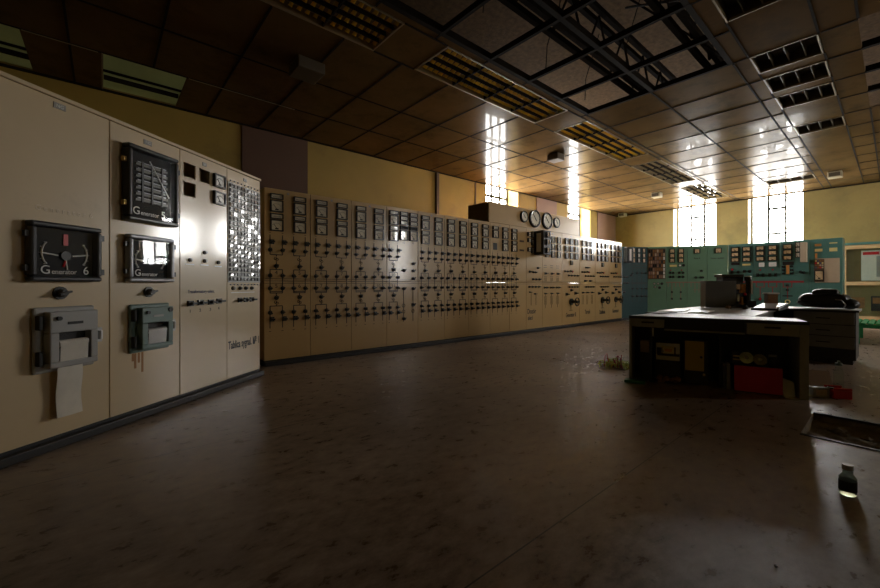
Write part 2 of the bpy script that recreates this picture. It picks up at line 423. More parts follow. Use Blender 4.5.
# floor with the open cable trench
FX0,FX1,FY0,FY1=-4.3,XW+WT,-5.3,YW+WT
TX0,TX1,TY0,TY1=3.77,4.47,-3.2,.44
f=MB(); z=0
def q(x0,x1,y0,y1): f.add([(x0,y0,0),(x1,y0,0),(x1,y1,0),(x0,y1,0)],[(0,1,2,3)])
q(FX0,TX0,FY0,FY1); q(TX1,FX1,FY0,FY1); q(TX0,TX1,FY0,TY0); q(TX0,TX1,TY1,FY1)
struct('floor', f, M['floor'])
tr=MB()
tr.box(TX0-.02,TX1+.02,TY0-.02,TY1+.02,-.34,-.30).box(TX0-.05,TX0,TY0,TY1,-.3,-.001).box(TX1,TX1+.05,TY0,TY1,-.3,-.001).box(TX0,TX1,TY0-.05,TY0,-.3,-.001).box(TX0,TX1,TY1,TY1+.05,-.3,-.001)
nx_,ny_=10,40
V=[];Fq=[];rr=random.Random(31)
for a_ in range(nx_+1):
    for b_ in range(ny_+1):
        V.append((TX0+(TX1-TX0)*a_/nx_,TY0+(TY1-TY0)*b_/ny_,-.115+rr.uniform(-.02,.025)+.05*a_/nx_))
for a_ in range(nx_):
    for b_ in range(ny_):
        o=a_*(ny_+1)+b_; Fq.append((o,o+ny_+1,o+ny_+2,o+1))
tr.add(V,Fq)
struct('floor_trench', tr, M['rubble'])
struct('trim_10', MB().box(TX0-.03,TX0,TY0,TY1,-.06,.006).box(TX1,TX1+.03,TY0,TY1,-.02,.003), M['plinth'])

# windows
def window(n, axis, u0,u1,z0,z1,b, bars, nv):
    m=MB(); fw=.05
    def bx(ua,ub,za,zb,t=.03):
        if axis=='x': m.box(ua,ub,b-t,b+t,za,zb)
        else: m.box(b-t,b+t,ua,ub,za,zb)
    bx(u0,u0+fw,z0,z1); bx(u1-fw,u1,z0,z1); bx(u0,u1,z0,z0+fw); bx(u0,u1,z1-fw,z1)
    W=u1-u0
    for k in nv: bx(u0+W*k-.03,u0+W*k+.03,z0,z1,.025)
    for (ka,kb,zz) in bars: bx(u0+W*ka,u0+W*kb,zz-.034,zz+.034,.025)
    w=struct('window_%d'%n, m, M['sill'])
    g=MB()
    if axis=='x': g.box(u0+.02,u1-.02,b-.004,b+.004,z0+.02,z1-.02)
    else: g.box(b-.004,b+.004,u0+.02,u1-.02,z0+.02,z1-.02)
    gp=part('window_glass', g, M['glass'], w, smooth=False); gp['kind']='structure'
lad=[(.34,.66,z_) for z_ in (1.3,2.0,2.70,3.5,4.2)]
window(1,'x',*TW[0],YW+.44,[(0,1,z_) for z_ in (1.5,2.3,3.0,3.7,4.3)],(.5,.75))
window(2,'x',*TW[1],YW+.44,[(0,1,z_) for z_ in (1.5,2.3,3.0,3.7,4.3)],(.5,))
for i,w_ in enumerate(RW): window(7+i,'x',*w_,-5.15,[(0,1,z_) for z_ in (1.5,2.3,3.0,3.7,4.3)],(.5,))
for i,w_ in enumerate(BW): window(3+i,'y',*w_,XW+.44,lad,(.34,.66))

# ceiling: glossy laminate tiles on a grid, some missing
MOD=.7875
FIX=[(-.11,2.44),(3.04,5.63),(6.21,8.78),(9.40,11.92),(12.5,14.9)]          # louvred fixtures along Y 3.40..4.05
REC=[(4.45,5.02),(6.0,6.56),(6.79,7.36),(7.57,8.15),(9.22,9.80)]             # empty recessed lamps along Y .55..1.17
rows=[-5.0,-3.9,-2.8,-1.5,.25,.55,1.17,1.33,2.3,3.30,3.40,4.05,5.2,6.2,7.34]
holes=[(2.06,6.0,1.33,2.3),(2.06,6.0,2.3,3.30),(6.0,9.15,-1.5,.25),(-2.3,-.7,6.2,7.34),(.0,.85,6.2,7.34)]
holes+=[(a,b,3.40,4.05) for a,b in FIX]+[(a,b,.55,1.17) for a,b in REC]+[(13.5,14.08,1.33,2.3)]
ce=MB(); g=.0035
for j in range(len(rows)-1):
    y0,y1=rows[j],rows[j+1]; cy=(y0+y1)/2
    hs=[h for h in holes if h[2]<=cy<=h[3]]
    xs=[-4.0]+[6.0+MOD*k for k in range(-12,13)]+[XW-.01]
    if y1-y0<.2 and not hs: pass
    for h in hs:
        xs=[x for x in xs if not (h[0]-.12<x<h[1]+.12)]+[h[0],h[1]]
    xs=sorted(x for x in xs if -4.0<=x<=XW)
    for i in range(len(xs)-1):
        x0,x1=xs[i],xs[i+1]; cx=(x0+x1)/2
        if any(h[0]<cx<h[1] for h in hs): continue
        dz=[random.uniform(-.0022,.0022) for _ in range(4)]
        vs=[(x0+g,y0+g,CZ+dz[0]),(x1-g,y0+g,CZ+dz[1]),(x1-g,y1-g,CZ+dz[2]),(x0+g,y1-g,CZ+dz[3])]
        # each tile a fine patch so that it can bow a little
        nx=ny=4; bow=random.uniform(-.003,.0045); V=[];Fs=[]
        for b_ in range(ny+1):
            for a_ in range(nx+1):
                u,v_=a_/nx,b_/ny
                P=[(vs[0][k]*(1-u)+vs[1][k]*u)*(1-v_)+(vs[3][k]*(1-u)+vs[2][k]*u)*v_ for k in range(3)]
                P[2]-=bow*4*u*(1-u)*4*v_*(1-v_)*.5
                V.append(P)
        for b_ in range(ny):
            for a_ in range(nx):
                o=b_*(nx+1)+a_; Fs.append((o,o+nx+1,o+nx+2,o+1))
        ce.add(V,Fs)
        ce.add([(x0+g,y0+g,CZ+.02),(x1-g,y0+g,CZ+.02),(x1-g,y1-g,CZ+.02),(x0+g,y1-g,CZ+.02)],[(0,1,2,3)])
for y in rows[1:-1]:
    if y in (1.33,2.3,3.3) : segs=[(-4,2.03),(6.03,XW)]
    elif y in (.25,): segs=[(-4,5.97),(9.18,XW)]
    else: segs=[(-4,XW)]
    if y in (.55,1.17,3.40,4.05):
        segs=[]; c_=-4.0
        for a,b_ in (FIX if y>3 else REC):
            segs.append((c_,a)); c_=b_
        segs.append((c_,XW))
    for a,b_ in segs: ce.box(a,b_,y-.011,y+.011,CZ-.007,CZ+.012,1)
for k in range(-12,13):
    x=6.0+MOD*k
    for y0,y1 in ((-5,.53),(1.19,3.38),(4.07,7.34)):
        hs=sorted((h[2],h[3]) for h in holes if h[0]-.05<x<h[1]+.05 and h[3]>y0 and h[2]<y1)
        c_=y0
        for a,b_ in hs:
            if a>c_: ce.box(x-.011,x+.011,c_,a,CZ-.007,CZ+.012,1)
            c_=max(c_,b_)
        if c_<y1: ce.box(x-.011,x+.011,c_,y1,CZ-.007,CZ+.012,1)
for a,b_ in ((.87,2.3),(-.68,-.05)): ce.box(a,b_,6.20,6.215,CZ-.012,CZ-.007,2)
ce.box(-.02,-.005,6.2,7.3,CZ-.012,CZ-.004,2)
ceil=struct('ceiling', ce, [M['tile'],M['tbar'],M['rim']], smooth=True)
# carrier bars left in the openings, the truss and the hanger wires above
tb=MB()
for k in range(0,6):
    x=6.0-MOD*k; tb.box(x-.02,x+.02,1.33,3.30,CZ-.005,CZ+.06)
for y in (1.35,2.28,3.28): tb.box(2.06,6.0,y-.028,y+.028,CZ-.004,CZ+.075)
for k in range(1,4): tb.box(6.0+MOD*k-.03,6.0+MOD*k+.03,-1.5,.25,CZ-.004,CZ+.07)
for y in (-.3,-.9): tb.box(6.0,9.15,y-.03,y+.03,CZ+.02,CZ+.09)
for x0,x1 in ((-2.3,-.7),(0,.85)): tb.box(x0,x1,7.0,7.05,CZ+.02,CZ+.07)
struct('ceiling_grid', tb, M['tbar'])
def truss(label, x0,x1,y):
    t_=thing('roof_truss', label, 'truss', (x0,y,CZ+.2))
    b=MB(); L=x1-x0
    for z_ in (0,.62): b.box(0,L,-.10,-.04,z_,z_+.07).box(0,L,.04,.10,z_,z_+.07)
    part('chord',b,M['tbar'],t_,smooth=False)
    b=MB(); n=int(L/.7)
    for i in range(n):
        xa=L*i/n; xb=L*(i+.5)/n; xc=L*(i+1)/n
        b.cyl((xa,0,.035),(xb,0,.66),.016,n=6).cyl((xb,0,.66),(xc,0,.035),.016,n=6)
    part('web',b,M['tbar'],t_,smooth=False)
truss('dark steel truss above the gap left by missing ceiling tiles, nearer the louvred lamps', 1.2,9.0,2.62)
truss('dark steel truss above the gap left by missing ceiling tiles, nearer the empty lamp recesses', 1.2,9.0,1.62)
b=MB()
for x,y in ((5.2,2.3),(4.42,1.6),(4.42,3.0),(3.63,2.3),(5.6,3.1),(3.0,2.8)):
    b.tube([(x,y,CZ+.05),(x+.06,y+.02,CZ+.4),(x+.25,y-.1,SLAB-.03)],.006)
b.cyl((5.9,1.4,CZ+.08),(4.5,2.3,SLAB-.3),.014,n=6).cyl((4.4,1.4,CZ+.08),(5.2,2.3,SLAB-.3),.014,n=6)
tag(part('hanger_wire',b,M['tbar']), 'thin bent hanger wires dangling in the gap of missing ceiling tiles', 'wire')
b=MB()
b.cyl((-3.8,7.371,4.13),(7.5,7.371,4.13),.018,n=10)
tag(part('conduit_pipe',b,M['tbar']), 'dark pipe running along the wall above the missing corner ceiling tiles', 'pipe')

# louvred fixtures
def louvre_fixture(x0,x1,label,lm='gold'):
    t_=thing('louvre_lamp', label, 'ceiling light', ((x0+x1)/2,3.725,CZ), 0, 'louvred ceiling lamps')
    hw=(x1-x0)/2-.006; hy=.319
    b=MB(); r=.018
    b.box(-hw,hw,-hy,-hy+r,-.008,.10).box(-hw,hw,hy-r,hy,-.008,.10).box(-hw,-hw+r,-hy+r,hy-r,-.008,.10).box(hw-r,hw,-hy+r,hy-r,-.008,.10)
    part('frame',b,M['rim'],t_,smooth=False)
    b=MB()
    for yy in (-.24,.24): b.box(-hw,hw,yy-.008,yy+.008,.10,.12)
    part('lamp_channel',b,M['tbar'],t_,smooth=False)
    n=4; mw=(2*hw-2*r)/n
    for k in range(n):
        a=-hw+r+mw*k+.012; e=a+mw-.024; b=MB()
        if k<n-1: b.box(e+.002,e+.022,-hy+r,hy-r,-.004,.06,1)
        for yy in [ -hy+r+(2*hy-2*r)*i/4 for i in range(1,4)]:
            b.box(a,e,yy-.004,yy+.004,0,.05,1)
        nc=7
        for i in range(nc+1):
            xx=a+(e-a)*i/nc
            for c in range(4):
                ya=-hy+r+(2*hy-2*r)*c/4+.008; yb=-hy+r+(2*hy-2*r)*(c+1)/4-.008
                ym=(ya+yb)/2
                # blade: tall at its middle, so that each shows a bright triangle
                b.add([(xx-.016,ya,.055),(xx-.002,ym,.0),(xx-.016,yb,.055),(xx+.016,ya,.055),(xx+.002,ym,.0),(xx+.016,yb,.055)],
                      [(0,2,1),(3,4,5),(0,1,4,3),(1,2,5,4),(0,3,5,2)],0)
        part('louvre',b,[M[lm],M['tbar']],t_,smooth=False)
for (a,b_),l in zip(FIX,['long louvred ceiling lamp at the dark end, farthest from the windows','long yellow-glinting louvred ceiling lamp over the beige panel row, second from the dark end','louvred ceiling lamp third from the dark end, beside a ceiling speaker','louvred ceiling lamp fourth from the dark end, before the bright window glare','louvred ceiling lamp nearest the back wall, last of its line']):
    louvre_fixture(a,b_,l,'gold' if a<9 else 'pale')
def recess(x0,x1,y0,y1,label):
    t_=thing('recessed_lamp', label, 'ceiling light', ((x0+x1)/2,(y0+y1)/2,CZ), 0, 'empty recessed ceiling lamps')
    hx=(x1-x0)/2-.005; hy=(y1-y0)/2-.005; b=MB()
    b.box(-hx,hx,-hy,hy,.14,.15).box(-hx,-hx+.006,-hy,hy,.0,.14).box(hx-.006,hx,-hy,hy,.0,.14).box(-hx,hx,-hy,-hy+.006,.0,.14).box(-hx,hx,hy-.006,hy,.0,.14)
    part('housing',b,M['box'],t_,smooth=False)
    b=MB(); r=.016
    b.box(-hx,hx,-hy,-hy+r,-.012,.03).box(-hx,hx,hy-r,hy,-.012,.03).box(-hx,-hx+r,-hy+r,hy-r,-.008,.02).box(hx-r,hx,-hy+r,hy-r,-.008,.02)
    part('frame',b,M['rim'],t_,smooth=False)
    b=MB()
    for i in (1,2,3):
        y=-hy+2*hy*i/4; b.box(-hx+.016,hx-.016,y-.005,y+.005,.02,.12)
    part('divider',b,M['box'],t_,smooth=False)
for (a,b_),l in zip(REC,['empty recessed ceiling lamp cut by the top edge, first of its line','empty recessed ceiling lamp, first of three close together','empty recessed ceiling lamp, middle of three close together','empty recessed ceiling lamp, last of three close together','lone empty recessed ceiling lamp past the group of three']):
    recess(a,b_,.55,1.17,l)
recess(13.5,14.08,1.33,2.3,'small empty recessed ceiling lamp in the window glare near the back wall')
def ceil_speaker(x,y,label,s=.26,lt=False):
    t_=thing('ceiling_speaker', label, 'speaker', (x,y,CZ), 0, 'boxes on the ceiling')
    b=MB(); b.box(-s/2,s/2,-s/2,s/2,-.14,-.004); part('case',b,M['boxlt' if lt else 'box'],t_,bevel=.01,smooth=False)
    b=MB(); b.box(-s/2-.008,-s/2-.001,-s*.38,s*.38,-.12,-.03)
    for i in range(5): b.box(-s/2-.012,-s/2-.008,-s*.36,s*.36,-.115+.018*i,-.107+.018*i)
    part('grille',b,M['box'],t_,smooth=False)
ceil_speaker(1.95,4.85,'dark box speaker on the darkest stretch of ceiling above the corner of the panels',.34)
ceil_speaker(7.32,4.72,'dark box speaker hanging from the ceiling beside the third louvred lamp')
ceil_speaker(12.7,4.7,'small pale box speaker on the ceiling beside the farther louvred lamps',.24,True)
ceil_speaker(15.3,6.9,'small pale box speaker on the ceiling in the far corner of the room',.24,True)
ceil_speaker(13.7,.96,'pale box speaker on the ceiling near the back wall, apart from the others',.26,True)
def stub(x,y): pass

# ------------------------------------------------------------------ LEFT CREAM CABINETS
LA=38.5; lu=(math.cos(math.radians(LA)),math.sin(math.radians(LA)))
LX,LY=-.46+1.2*(math.cos(math.radians(37.2))-lu[0]), 3.435+1.2*(math.sin(math.radians(37.2))-lu[1])
def lpos(s): return (LX+lu[0]*s, LY+lu[1]*s)
SEAM=[-.30,.609,1.23,1.813,2.353]; LH=2.28
G='cream panels of the tall cabinet row'
def big_meter(p,x0,x1,z0,z1,frame,title,kind,d=.06,fr=.034,gtilt=0):
    w,h=x1-x0,z1-z0; cx,cz=(x0+x1)/2,(z0+z1)/2
    b=MB()
    b.box(-w/2,w/2,-d,0,h/2-fr,h/2).box(-w/2,w/2,-d,0,-h/2,-h/2+fr).box(-w/2,-w/2+fr,-d,0,-h/2+fr,h/2-fr).box(w/2-fr,w/2,-d,0,-h/2+fr,h/2-fr)
    o=part('large_meter',b,M[frame],p,(cx,0,cz),bevel=.012,smooth=False)
    iw,ih=w-2*fr,h-2*fr
    b=MB(); b.box(-iw/2,iw/2,-.02,0,-ih/2,ih/2,0); y=-.023
    if kind=='twin':
        for sx,c0 in ((-1,-.16*iw-.13*iw),(1,.29*iw)):
            pts=[]
            for i in range(9):
                a=math.radians(-52+13*i); R=iw*.2
                pts.append((c0+sx*(R*math.cos(a)-R*.55),y,-.02*ih+1.25*R*math.sin(a)))
            for i in range(8): b.cyl(pts[i],pts[i+1],.005,n=5,m=1)
            b.cyl(pts[4],(c0-sx*iw*.17,y,-.06*ih),.005,n=5,m=1)
            for i in range(0,9,2): b.cyl(pts[i],(pts[i][0]+sx*.014,y,pts[i][2]),.002,n=4,m=1)
        b.cyl((0,y,-.06*ih),(0,-.032,-.06*ih),.03,.03,n=14,m=2)
        if title.startswith('Generator 6'):
            b.box(-.012,.014,-.027,-.02,.16*ih,.40*ih,3); b.cyl((0,y,-.06*ih),(.012,y,-.36*ih),.004,n=5,m=1); b.cyl((-.012,y,-.30*ih),(0,y,-.16*ih),.006,n=5,m=3)
    else:
        # grey bars stand in for the window and shelf reflected in the glass
        for i in range(7):
            zz=-.22*ih+.09*ih*i
            b.box(-iw*.34,iw*.40,-.028,-.02,zz-.012,zz+.006,4); b.box(-iw*.30,iw*.36,-.03,-.02,zz+.01,zz+.016,5)
        for xx in (-.2,0.02,.26): b.box(iw*xx-.008,iw*xx+.008,-.034,-.02,-.26*ih,.36*ih,2)
        b.cyl((-iw*.05,-.035,.40*ih),(iw*.42,-.035,-.1*ih),.004,n=5,m=1)
    part('dial',b,[M['dialblack'],M['white'],M['meterframe'],M['redbright'],M['dialmid'],M['meterframe_lt']],o,smooth=False)
    tb_=MB()
    hd,tl=title[0],title[1:]
    num=''
    if title[-1].isdigit(): num=title[-1]; tl=title[1:-2]
    s=.30*iw*.74
    text_into(tb_,hd,s,-iw*.32,-ih*.45,-.024); text_into(tb_,tl,s*.58,-iw*.32+s*.42,-ih*.45,-.024,align='LEFT',xs=.92)
    if num: text_into(tb_,num,s,iw*.36 if kind=='twin' else iw*.30,-ih*.45,-.024)
    part('lettering',tb_,M['white'],o,smooth=False)
    b=MB(); b.box(-iw/2-.004,iw/2+.004,-d+.014,-d+.018,-ih/2-.004,ih/2+.004); gl=part('glass',b,M['glass'],o,smooth=False); gl.rotation_euler=(math.radians(-1.2*gtilt),0,math.radians(gtilt))
    for zz in (-.32*h,.32*h): part('hinge',MB().box(w/2-.002,w/2+.022,-d*.8,-d*.35,zz-.02,zz+.02),M['black'],o,smooth=False)
    for zz in (-.28*h,.28*h): part('clamp',MB().box(-w/2-.02,-w/2+.002,-d*.7,-d*.3,zz-.018,zz+.018),M['brass' if kind!='twin' else 'black'],o,smooth=False)
    return o
def recorder(p,x0,x1,z0,z1,mt,paper_out):
    w,h=x1-x0,z1-z0; cx,cz=(x0+x1)/2,(z0+z1)/2
    b=MB(); b.box(-w/2,w/2,-.025,0,-h/2,h/2)
    o=part('chart_recorder',b,M[mt],p,(cx,0,cz),bevel=.012,smooth=False)
    dw,dh=w*.80,h*.86; ox=w*.035; wx0,wx1,wz0,wz1=ox-dw*.32,ox+dw*.34,-dh*.40,dh*.12
    b=MB(); L,R_,Bt,T=ox-dw/2,ox+dw/2,-dh/2,dh/2; y0,y1=-.085,-.025
    b.box(L,R_,y0,y1,wz1,T).box(L,R_,y0,y1,Bt,wz0).box(L,wx0,y0,y1,wz0,wz1).box(wx1,R_,y0,y1,wz0,wz1)
    dr=part('door',b,M[mt],o,bevel=.006,smooth=False)
    b=MB(); b.box(wx0,wx1,-.032,-.026,wz0,wz1); part('well',b,M['blackmat'],dr,smooth=False)
    b=MB(); cyc=wz0+(wz1-wz0)*.62; rr=(wz1-wz0)*.20
    rr=min(rr,.022); b.cyl((wx0+.008,-.056,cyc),(wx1-.008,-.056,cyc),rr,n=18)
    b.add([(wx0+.012,-.072,wz0),(wx1-.012,-.072,wz0),(wx1-.012,-.056-rr,cyc),(wx0+.012,-.056-rr,cyc),(wx0+.012,-.070,wz0),(wx1-.012,-.070,wz0),(wx1-.012,-.054-rr,cyc),(wx0+.012,-.054-rr,cyc)],[(0,1,2,3),(4,7,6,5),(0,4,5,1),(2,6,7,3)])
    part('paper_roll',b,M['paper' if paper_out else 'dialgrey'],dr)
    b=MB(); b.box(wx0-.004,wx1+.004,-.0835,-.0805,wz0-.004,wz1+.004); part('glass',b,M['glass'],dr,smooth=False)
    b=MB(); b.box(ox-.045,ox+.045,-.089,-.085,dh*.26,dh*.31); part('name_plate',b,M['black' if paper_out else 'greymetal'],dr,smooth=False)
    b=MB(); b.cyl((L+.045,-.085,dh*.38),(L+.045,-.10,dh*.38),.014,n=12)
    if not paper_out: b.cyl((R_-.03,-.085,dh*.42),(R_-.03,-.095,dh*.42),.02,n=12)
    part('lock',b,M['black'],dr)
    for zz in (-.27*h,.27*h): part('hinge',MB().box(-w/2+.006,-w/2+.03,-.06,-.022,zz-.045,zz+.045),M['blackmat'],o,bevel=.006,smooth=False)
    b=MB(); b.box(w/2-.01,w/2+.022,-.06,-.026,-.05,.05).cyl((w/2+.005,-.065,-.03),(w/2+.005,-.065,.03),.014,n=10)
    part('latch',b,M['steel'],o)
    return o
# panel 1
P=panel('cream cabinet panel with a paper strip hanging from its chart recorder, widest of the row',*lpos(SEAM[0]),LA,SEAM[1]-SEAM[0],LH,'cream',group=G)
ox=-SEAM[0]
big_meter(P,ox+.093,ox+.512,1.083,1.46,'meterframe','Generator 6','twin')
knob(P,ox+.285,1.007,.034,.07,.3); plate(P,ox+.285,2.236,'NG')
recorder(P,ox+.127,ox+.486,.50,.918,'greymetal',True)
b=MB(); n=8
pv=[]
for i in range(n+1):
    zz=.56-.36*i/n; yy=-.045-.008*math.sin(i*.9); pv.append((yy,zz))
vs=[];fs=[]
for k,(yy,zz) in enumerate(pv):
    for xx in (ox+.238,ox+.312,ox+.388): vs.append((xx,yy-(.006 if abs(xx-ox-.312)<.01 else 0),zz))
for k in range(n):
    for j in range(2): fs.append((k*3+j,k*3+j+1,k*3+j+4,k*3+j+3))
o_=len(vs); vs2=[(x,y+.003,z) for x,y,z in vs]; fs2=[tuple(i+o_ for i in f_[::-1]) for f_ in fs]
b.add(vs+vs2,fs+fs2)
part('paper_strip',b,M['paper'],P)
lettering(P,'G e n e r a t o r  6',.045,ox+.15,1.535,'trace')
# panel 2
P=panel('cream cabinet panel with two dark glass meters over a grey-green chart recorder',*lpos(SEAM[1]),LA,SEAM[2]-SEAM[1],LH,'cream',group=G); ox=-SEAM[1]
big_meter(P,ox+.695,ox+1.148,1.56,2.15,'black','Generator 5','chart',d=.075)
big_meter(P,ox+.716,ox+1.118,1.084,1.455,'meterframe_lt','Generator','twin',gtilt=1.0)
knob(P,ox+.92,1.003,.034,.07,.3); plate(P,ox+.916,2.222,'NG')
recorder(P,ox+.747,ox+1.099,.525,.908,'greygreen',False)
b=MB()
for xx,z0,z1 in ((.80,.40,.52),(.83,.44,.52),(.86,.36,.52),(.78,.46,.52)): b.box(ox+xx,ox+xx+.018,-.001,0,z0,z1)
part('rust_streak',b,M['rust'],P,smooth=False)
# panel 3
ox=-SEAM[2]
cut=[(ox+1.268,ox+1.405,2.05,2.178),(ox+1.268,ox+1.405,1.878,2.004),(ox+1.451,ox+1.579,2.049,2.174)]
P=panel('cream cabinet panel with three open square holes and two small meters near its top',*lpos(SEAM[2]),LA,SEAM[3]-SEAM[2],LH,'cream',group=G,cutouts=cut)
meter(P,ox+1.69,2.108,.15,.13,'dialw'); meter(P,ox+1.69,1.935,.15,.13,'dialw'); plate(P,ox+1.511,2.225,'27',.05,.035)
for x_,z_ in ((1.337,1.291),(1.511,1.292),(1.688,1.287),(1.511,1.373)):
    lamp(P,ox+x_,z_,.014,'dialgrey')
for x_,z_ in ((1.337,1.255),(1.511,1.257),(1.688,1.252)): part('caption_strip',MB().box(ox+x_-.05,ox+x_+.05,-.002,0,z_-.01,z_+.002),M['white'],P,smooth=False)
for k,(x_,z_) in enumerate(((1.341,.889),(1.458,.892),(1.585,.892),(1.696,.898))):
    switch(P,ox+x_,z_,.065,.05,.045); lettering(P,'1234'[k],.04,ox+x_,z_-.085,'ink','CENTER')
lettering(P,'Transformatory uziem.',.042,ox+1.315,.985,'inkblue',xs=.83)
# panel 4: signal table
ox=-SEAM[3]
P=panel('cream cabinet panel filled by a black grid of small signal windows',*lpos(SEAM[3]),LA,SEAM[4]-SEAM[3],LH,'cream',group=G)
nc,nr=9,21; gx0,gx1,gz0,gz1=ox+1.835,ox+2.335,1.10,2.135
cw=(gx1-gx0)/nc; ch=(gz1-gz0)/nr
b=MB(); b.box(gx0-.012,gx1+.012,-.006,0,gz0-.012,gz1+.012); part('signal_frame',b,M['signalframe'],P,smooth=False)
def sig_mesh():
    b=MB(); w_,h_=cw*.74,ch*.70
    b.box(-w_/2,w_/2,-.02,-.006,-h_/2,h_/2,0)
    b.box(-w_/2-.003,w_/2+.003,-.012,-.006,-h_/2-.003,h_/2+.003,1)
    return b.mesh('signal_window',[M['signalglass'],M['meterframe_lt']],False)
SM=sig_mesh(); stuffv=MB(); cnt=0
rs=random.Random(3)
for j in range(nr):
    for i in range(nc):
        x_,z_=gx0+cw*(i+.5),gz1-ch*(j+.5)
        if cnt<100:
            link('signal_window',SM,P,(x_,0,z_),(rs.uniform(-.05,.05),0,rs.uniform(-.05,.05)))
        else:
            w_,h_=cw*.74,ch*.70
            t1,t2=rs.uniform(-.0016,.0016),rs.uniform(-.0016,.0016)
            stuffv.add([(x_-w_/2,-.02+t1,z_-h_/2),(x_+w_/2,-.02-t1,z_-h_/2),(x_+w_/2,-.02-t2,z_+h_/2),(x_-w_/2,-.02+t2,z_+h_/2),
                        (x_-w_/2,-.006,z_-h_/2),(x_+w_/2,-.006,z_-h_/2),(x_+w_/2,-.006,z_+h_/2),(x_-w_/2,-.006,z_+h_/2)],
                       [(0,1,2,3),(0,4,5,1),(1,5,6,2),(2,6,7,3),(3,7,4,0)])
        cnt+=1
o=part('signal_windows',stuffv,M['signalglass'],P,smooth=False); o['kind']='stuff'
b=MB()
for i in range(nc):
    x_=gx0+cw*(i+.5)
    for z_ in (gz1+.03,gz0-.035): b.cyl((x_,0,z_),(x_,-.012,z_),.008,n=8)
part('screw',b,M['dialgrey'],P)
plate(P,ox+2.09,2.225,'28',.05,.032)
for k,x_ in enumerate((1.898,2.003,2.097,2.196)): lamp(P,ox+x_,1.025,.016,'dialgrey' if k==0 else 'ink')
for x_ in (2.003,2.097,2.196): switch(P,ox+x_,.896,.06,.05,.045)
b=MB(); b.box(ox+1.87,ox+2.25,-.002,0,.975,.983); part('caption_strip',b,M['white'],P,smooth=False)
lettering(P,'Tablica sygnal. № 1',.115,ox+1.832,.385,'ink',xs=.56)
# white edge strip and cap along the top of the cream row
a=math.radians(LA)
b=MB(); b.box(SEAM[0],SEAM[4]+.008,-.012,.62,LH+.002,LH+.03)
tag(part('cover_strip',b,M['cream'],None,(LX,LY,0),(0,0,a),bevel=.005,smooth=False),'cream cover strip capping the tall cabinet row with the big meters','cover strip')
# dark floor kerb along the cream row
b=MB(); b.box(SEAM[0],SEAM[4]+.01,-.05,.0,.001,.055)
tag(part('floor_kerb',b,M['plinth'],None,(LX,LY,0),(0,0,a),bevel=.006,smooth=False),'black kerb along the foot of the tall cream cabinets','kerb')

# ------------------------------------------------------------------ LONG BEIGE ROW
TX,TY,TH,ZS=1.577,5.33,2.33,1.113
TS=[0,.616,1.248,1.878,2.51,3.112,3.723,4.34,4.95,5.53,6.145,6.961,7.779,8.59,9.385,10.19]
G2='beige panels of the long switchboard row'
TL=['beige panel at the start of the long row, touching the tall cream cabinets',
 'beige panel second along the long row from the tall cream cabinets',
 'beige panel third along the long row from the tall cream cabinets',
 'beige panel with three crowded meter columns, fourth along the long row',
 'beige panel just after the one with three crowded meter columns',
 'beige panel two along from the one with three crowded meter columns',
 'beige panel under the closed left end of the dial box, before the missing meter',
 'beige panel with one small black hole in place of a meter',
 'beige panel with one meter column and two dark red bars, left of the black relay',
 'beige panel with the projecting black relay box and stencilled words',
 'beige panel with rows of small meters just after the black relay box',
 'beige panel with the handwheel nearest the black relay box',
 'beige panel without a handwheel, between two handwheel panels',
 'beige panel with a handwheel, last but one of the long row',
 'beige panel with a handwheel at the far end, touching the teal panel']
def coil(b,x,z,s=.022):
    b.ring((x-s*.45,-.002,z+s*.3),s*.75,.0035,n=12,k=4); b.ring((x+s*.45,-.002,z-s*.3),s*.75,.0035,n=12,k=4)
def feeder(P,b,cx,num,top=True,miss=False,hx=.08,rnd=None):
    dm='dial'
    if top:
        meter(P,cx,2.226,.165,.07,dm,'strip',fr=.012); meter(P,cx,2.10,.165,.155,dm)
        if not miss: meter(P,cx,1.965,.165,.07,dm,'strip',fr=.012); meter(P,cx,1.846,.165,.15,dm)
        else:
            link('blank_hole', MB().box(-.06,.06,-.003,0,-.07,.07).mesh('blank_hole',M['blackmat'],False),P,(cx,0,1.85))
    for s in (-1,1):
        b.vline(cx+s*hx,1.721,1.46); b.vline(cx+s*hx,1.265,.954); b.vline(cx+s*hx,.783,.492)
        b.box(cx+s*hx-.01,cx+s*hx+.01,-.0025,0,1.745,1.752); b.box(cx+s*hx-.012,cx+s*hx+.012,-.0025,0,.448,.456)
    for z in (1.46,1.265,.954,.972,.783): b.hline(cx-hx,cx+hx,z)
    b.vline(cx,1.46,1.436); b.vline(cx,1.375,1.265); b.vline(cx,.954,.86); b.vline(cx,.80,.783)
    coil(b,cx,1.404); coil(b,cx,.828)
    text_into(b,str(num),.075,cx,1.20); text_into(b,str(num+1),.075,cx,1.022)
    r=rnd or random
    for s in (-1,1):
        switch(P,cx+s*hx+.02,1.628,.058,.06,.045); switch(P,cx+s*hx+.022,.611,.058,.06,.045)
        for z in (1.522,1.184,1.016,.697): knob(P,cx+s*hx,z,.022,.04,[.2,.9,1.5,2.4][r.randrange(4)])
    for z in (1.311,.892): knob(P,cx,z,.024,.045,[.2,.9,1.5][r.randrange(3)])
rnd=random.Random(5); num=4
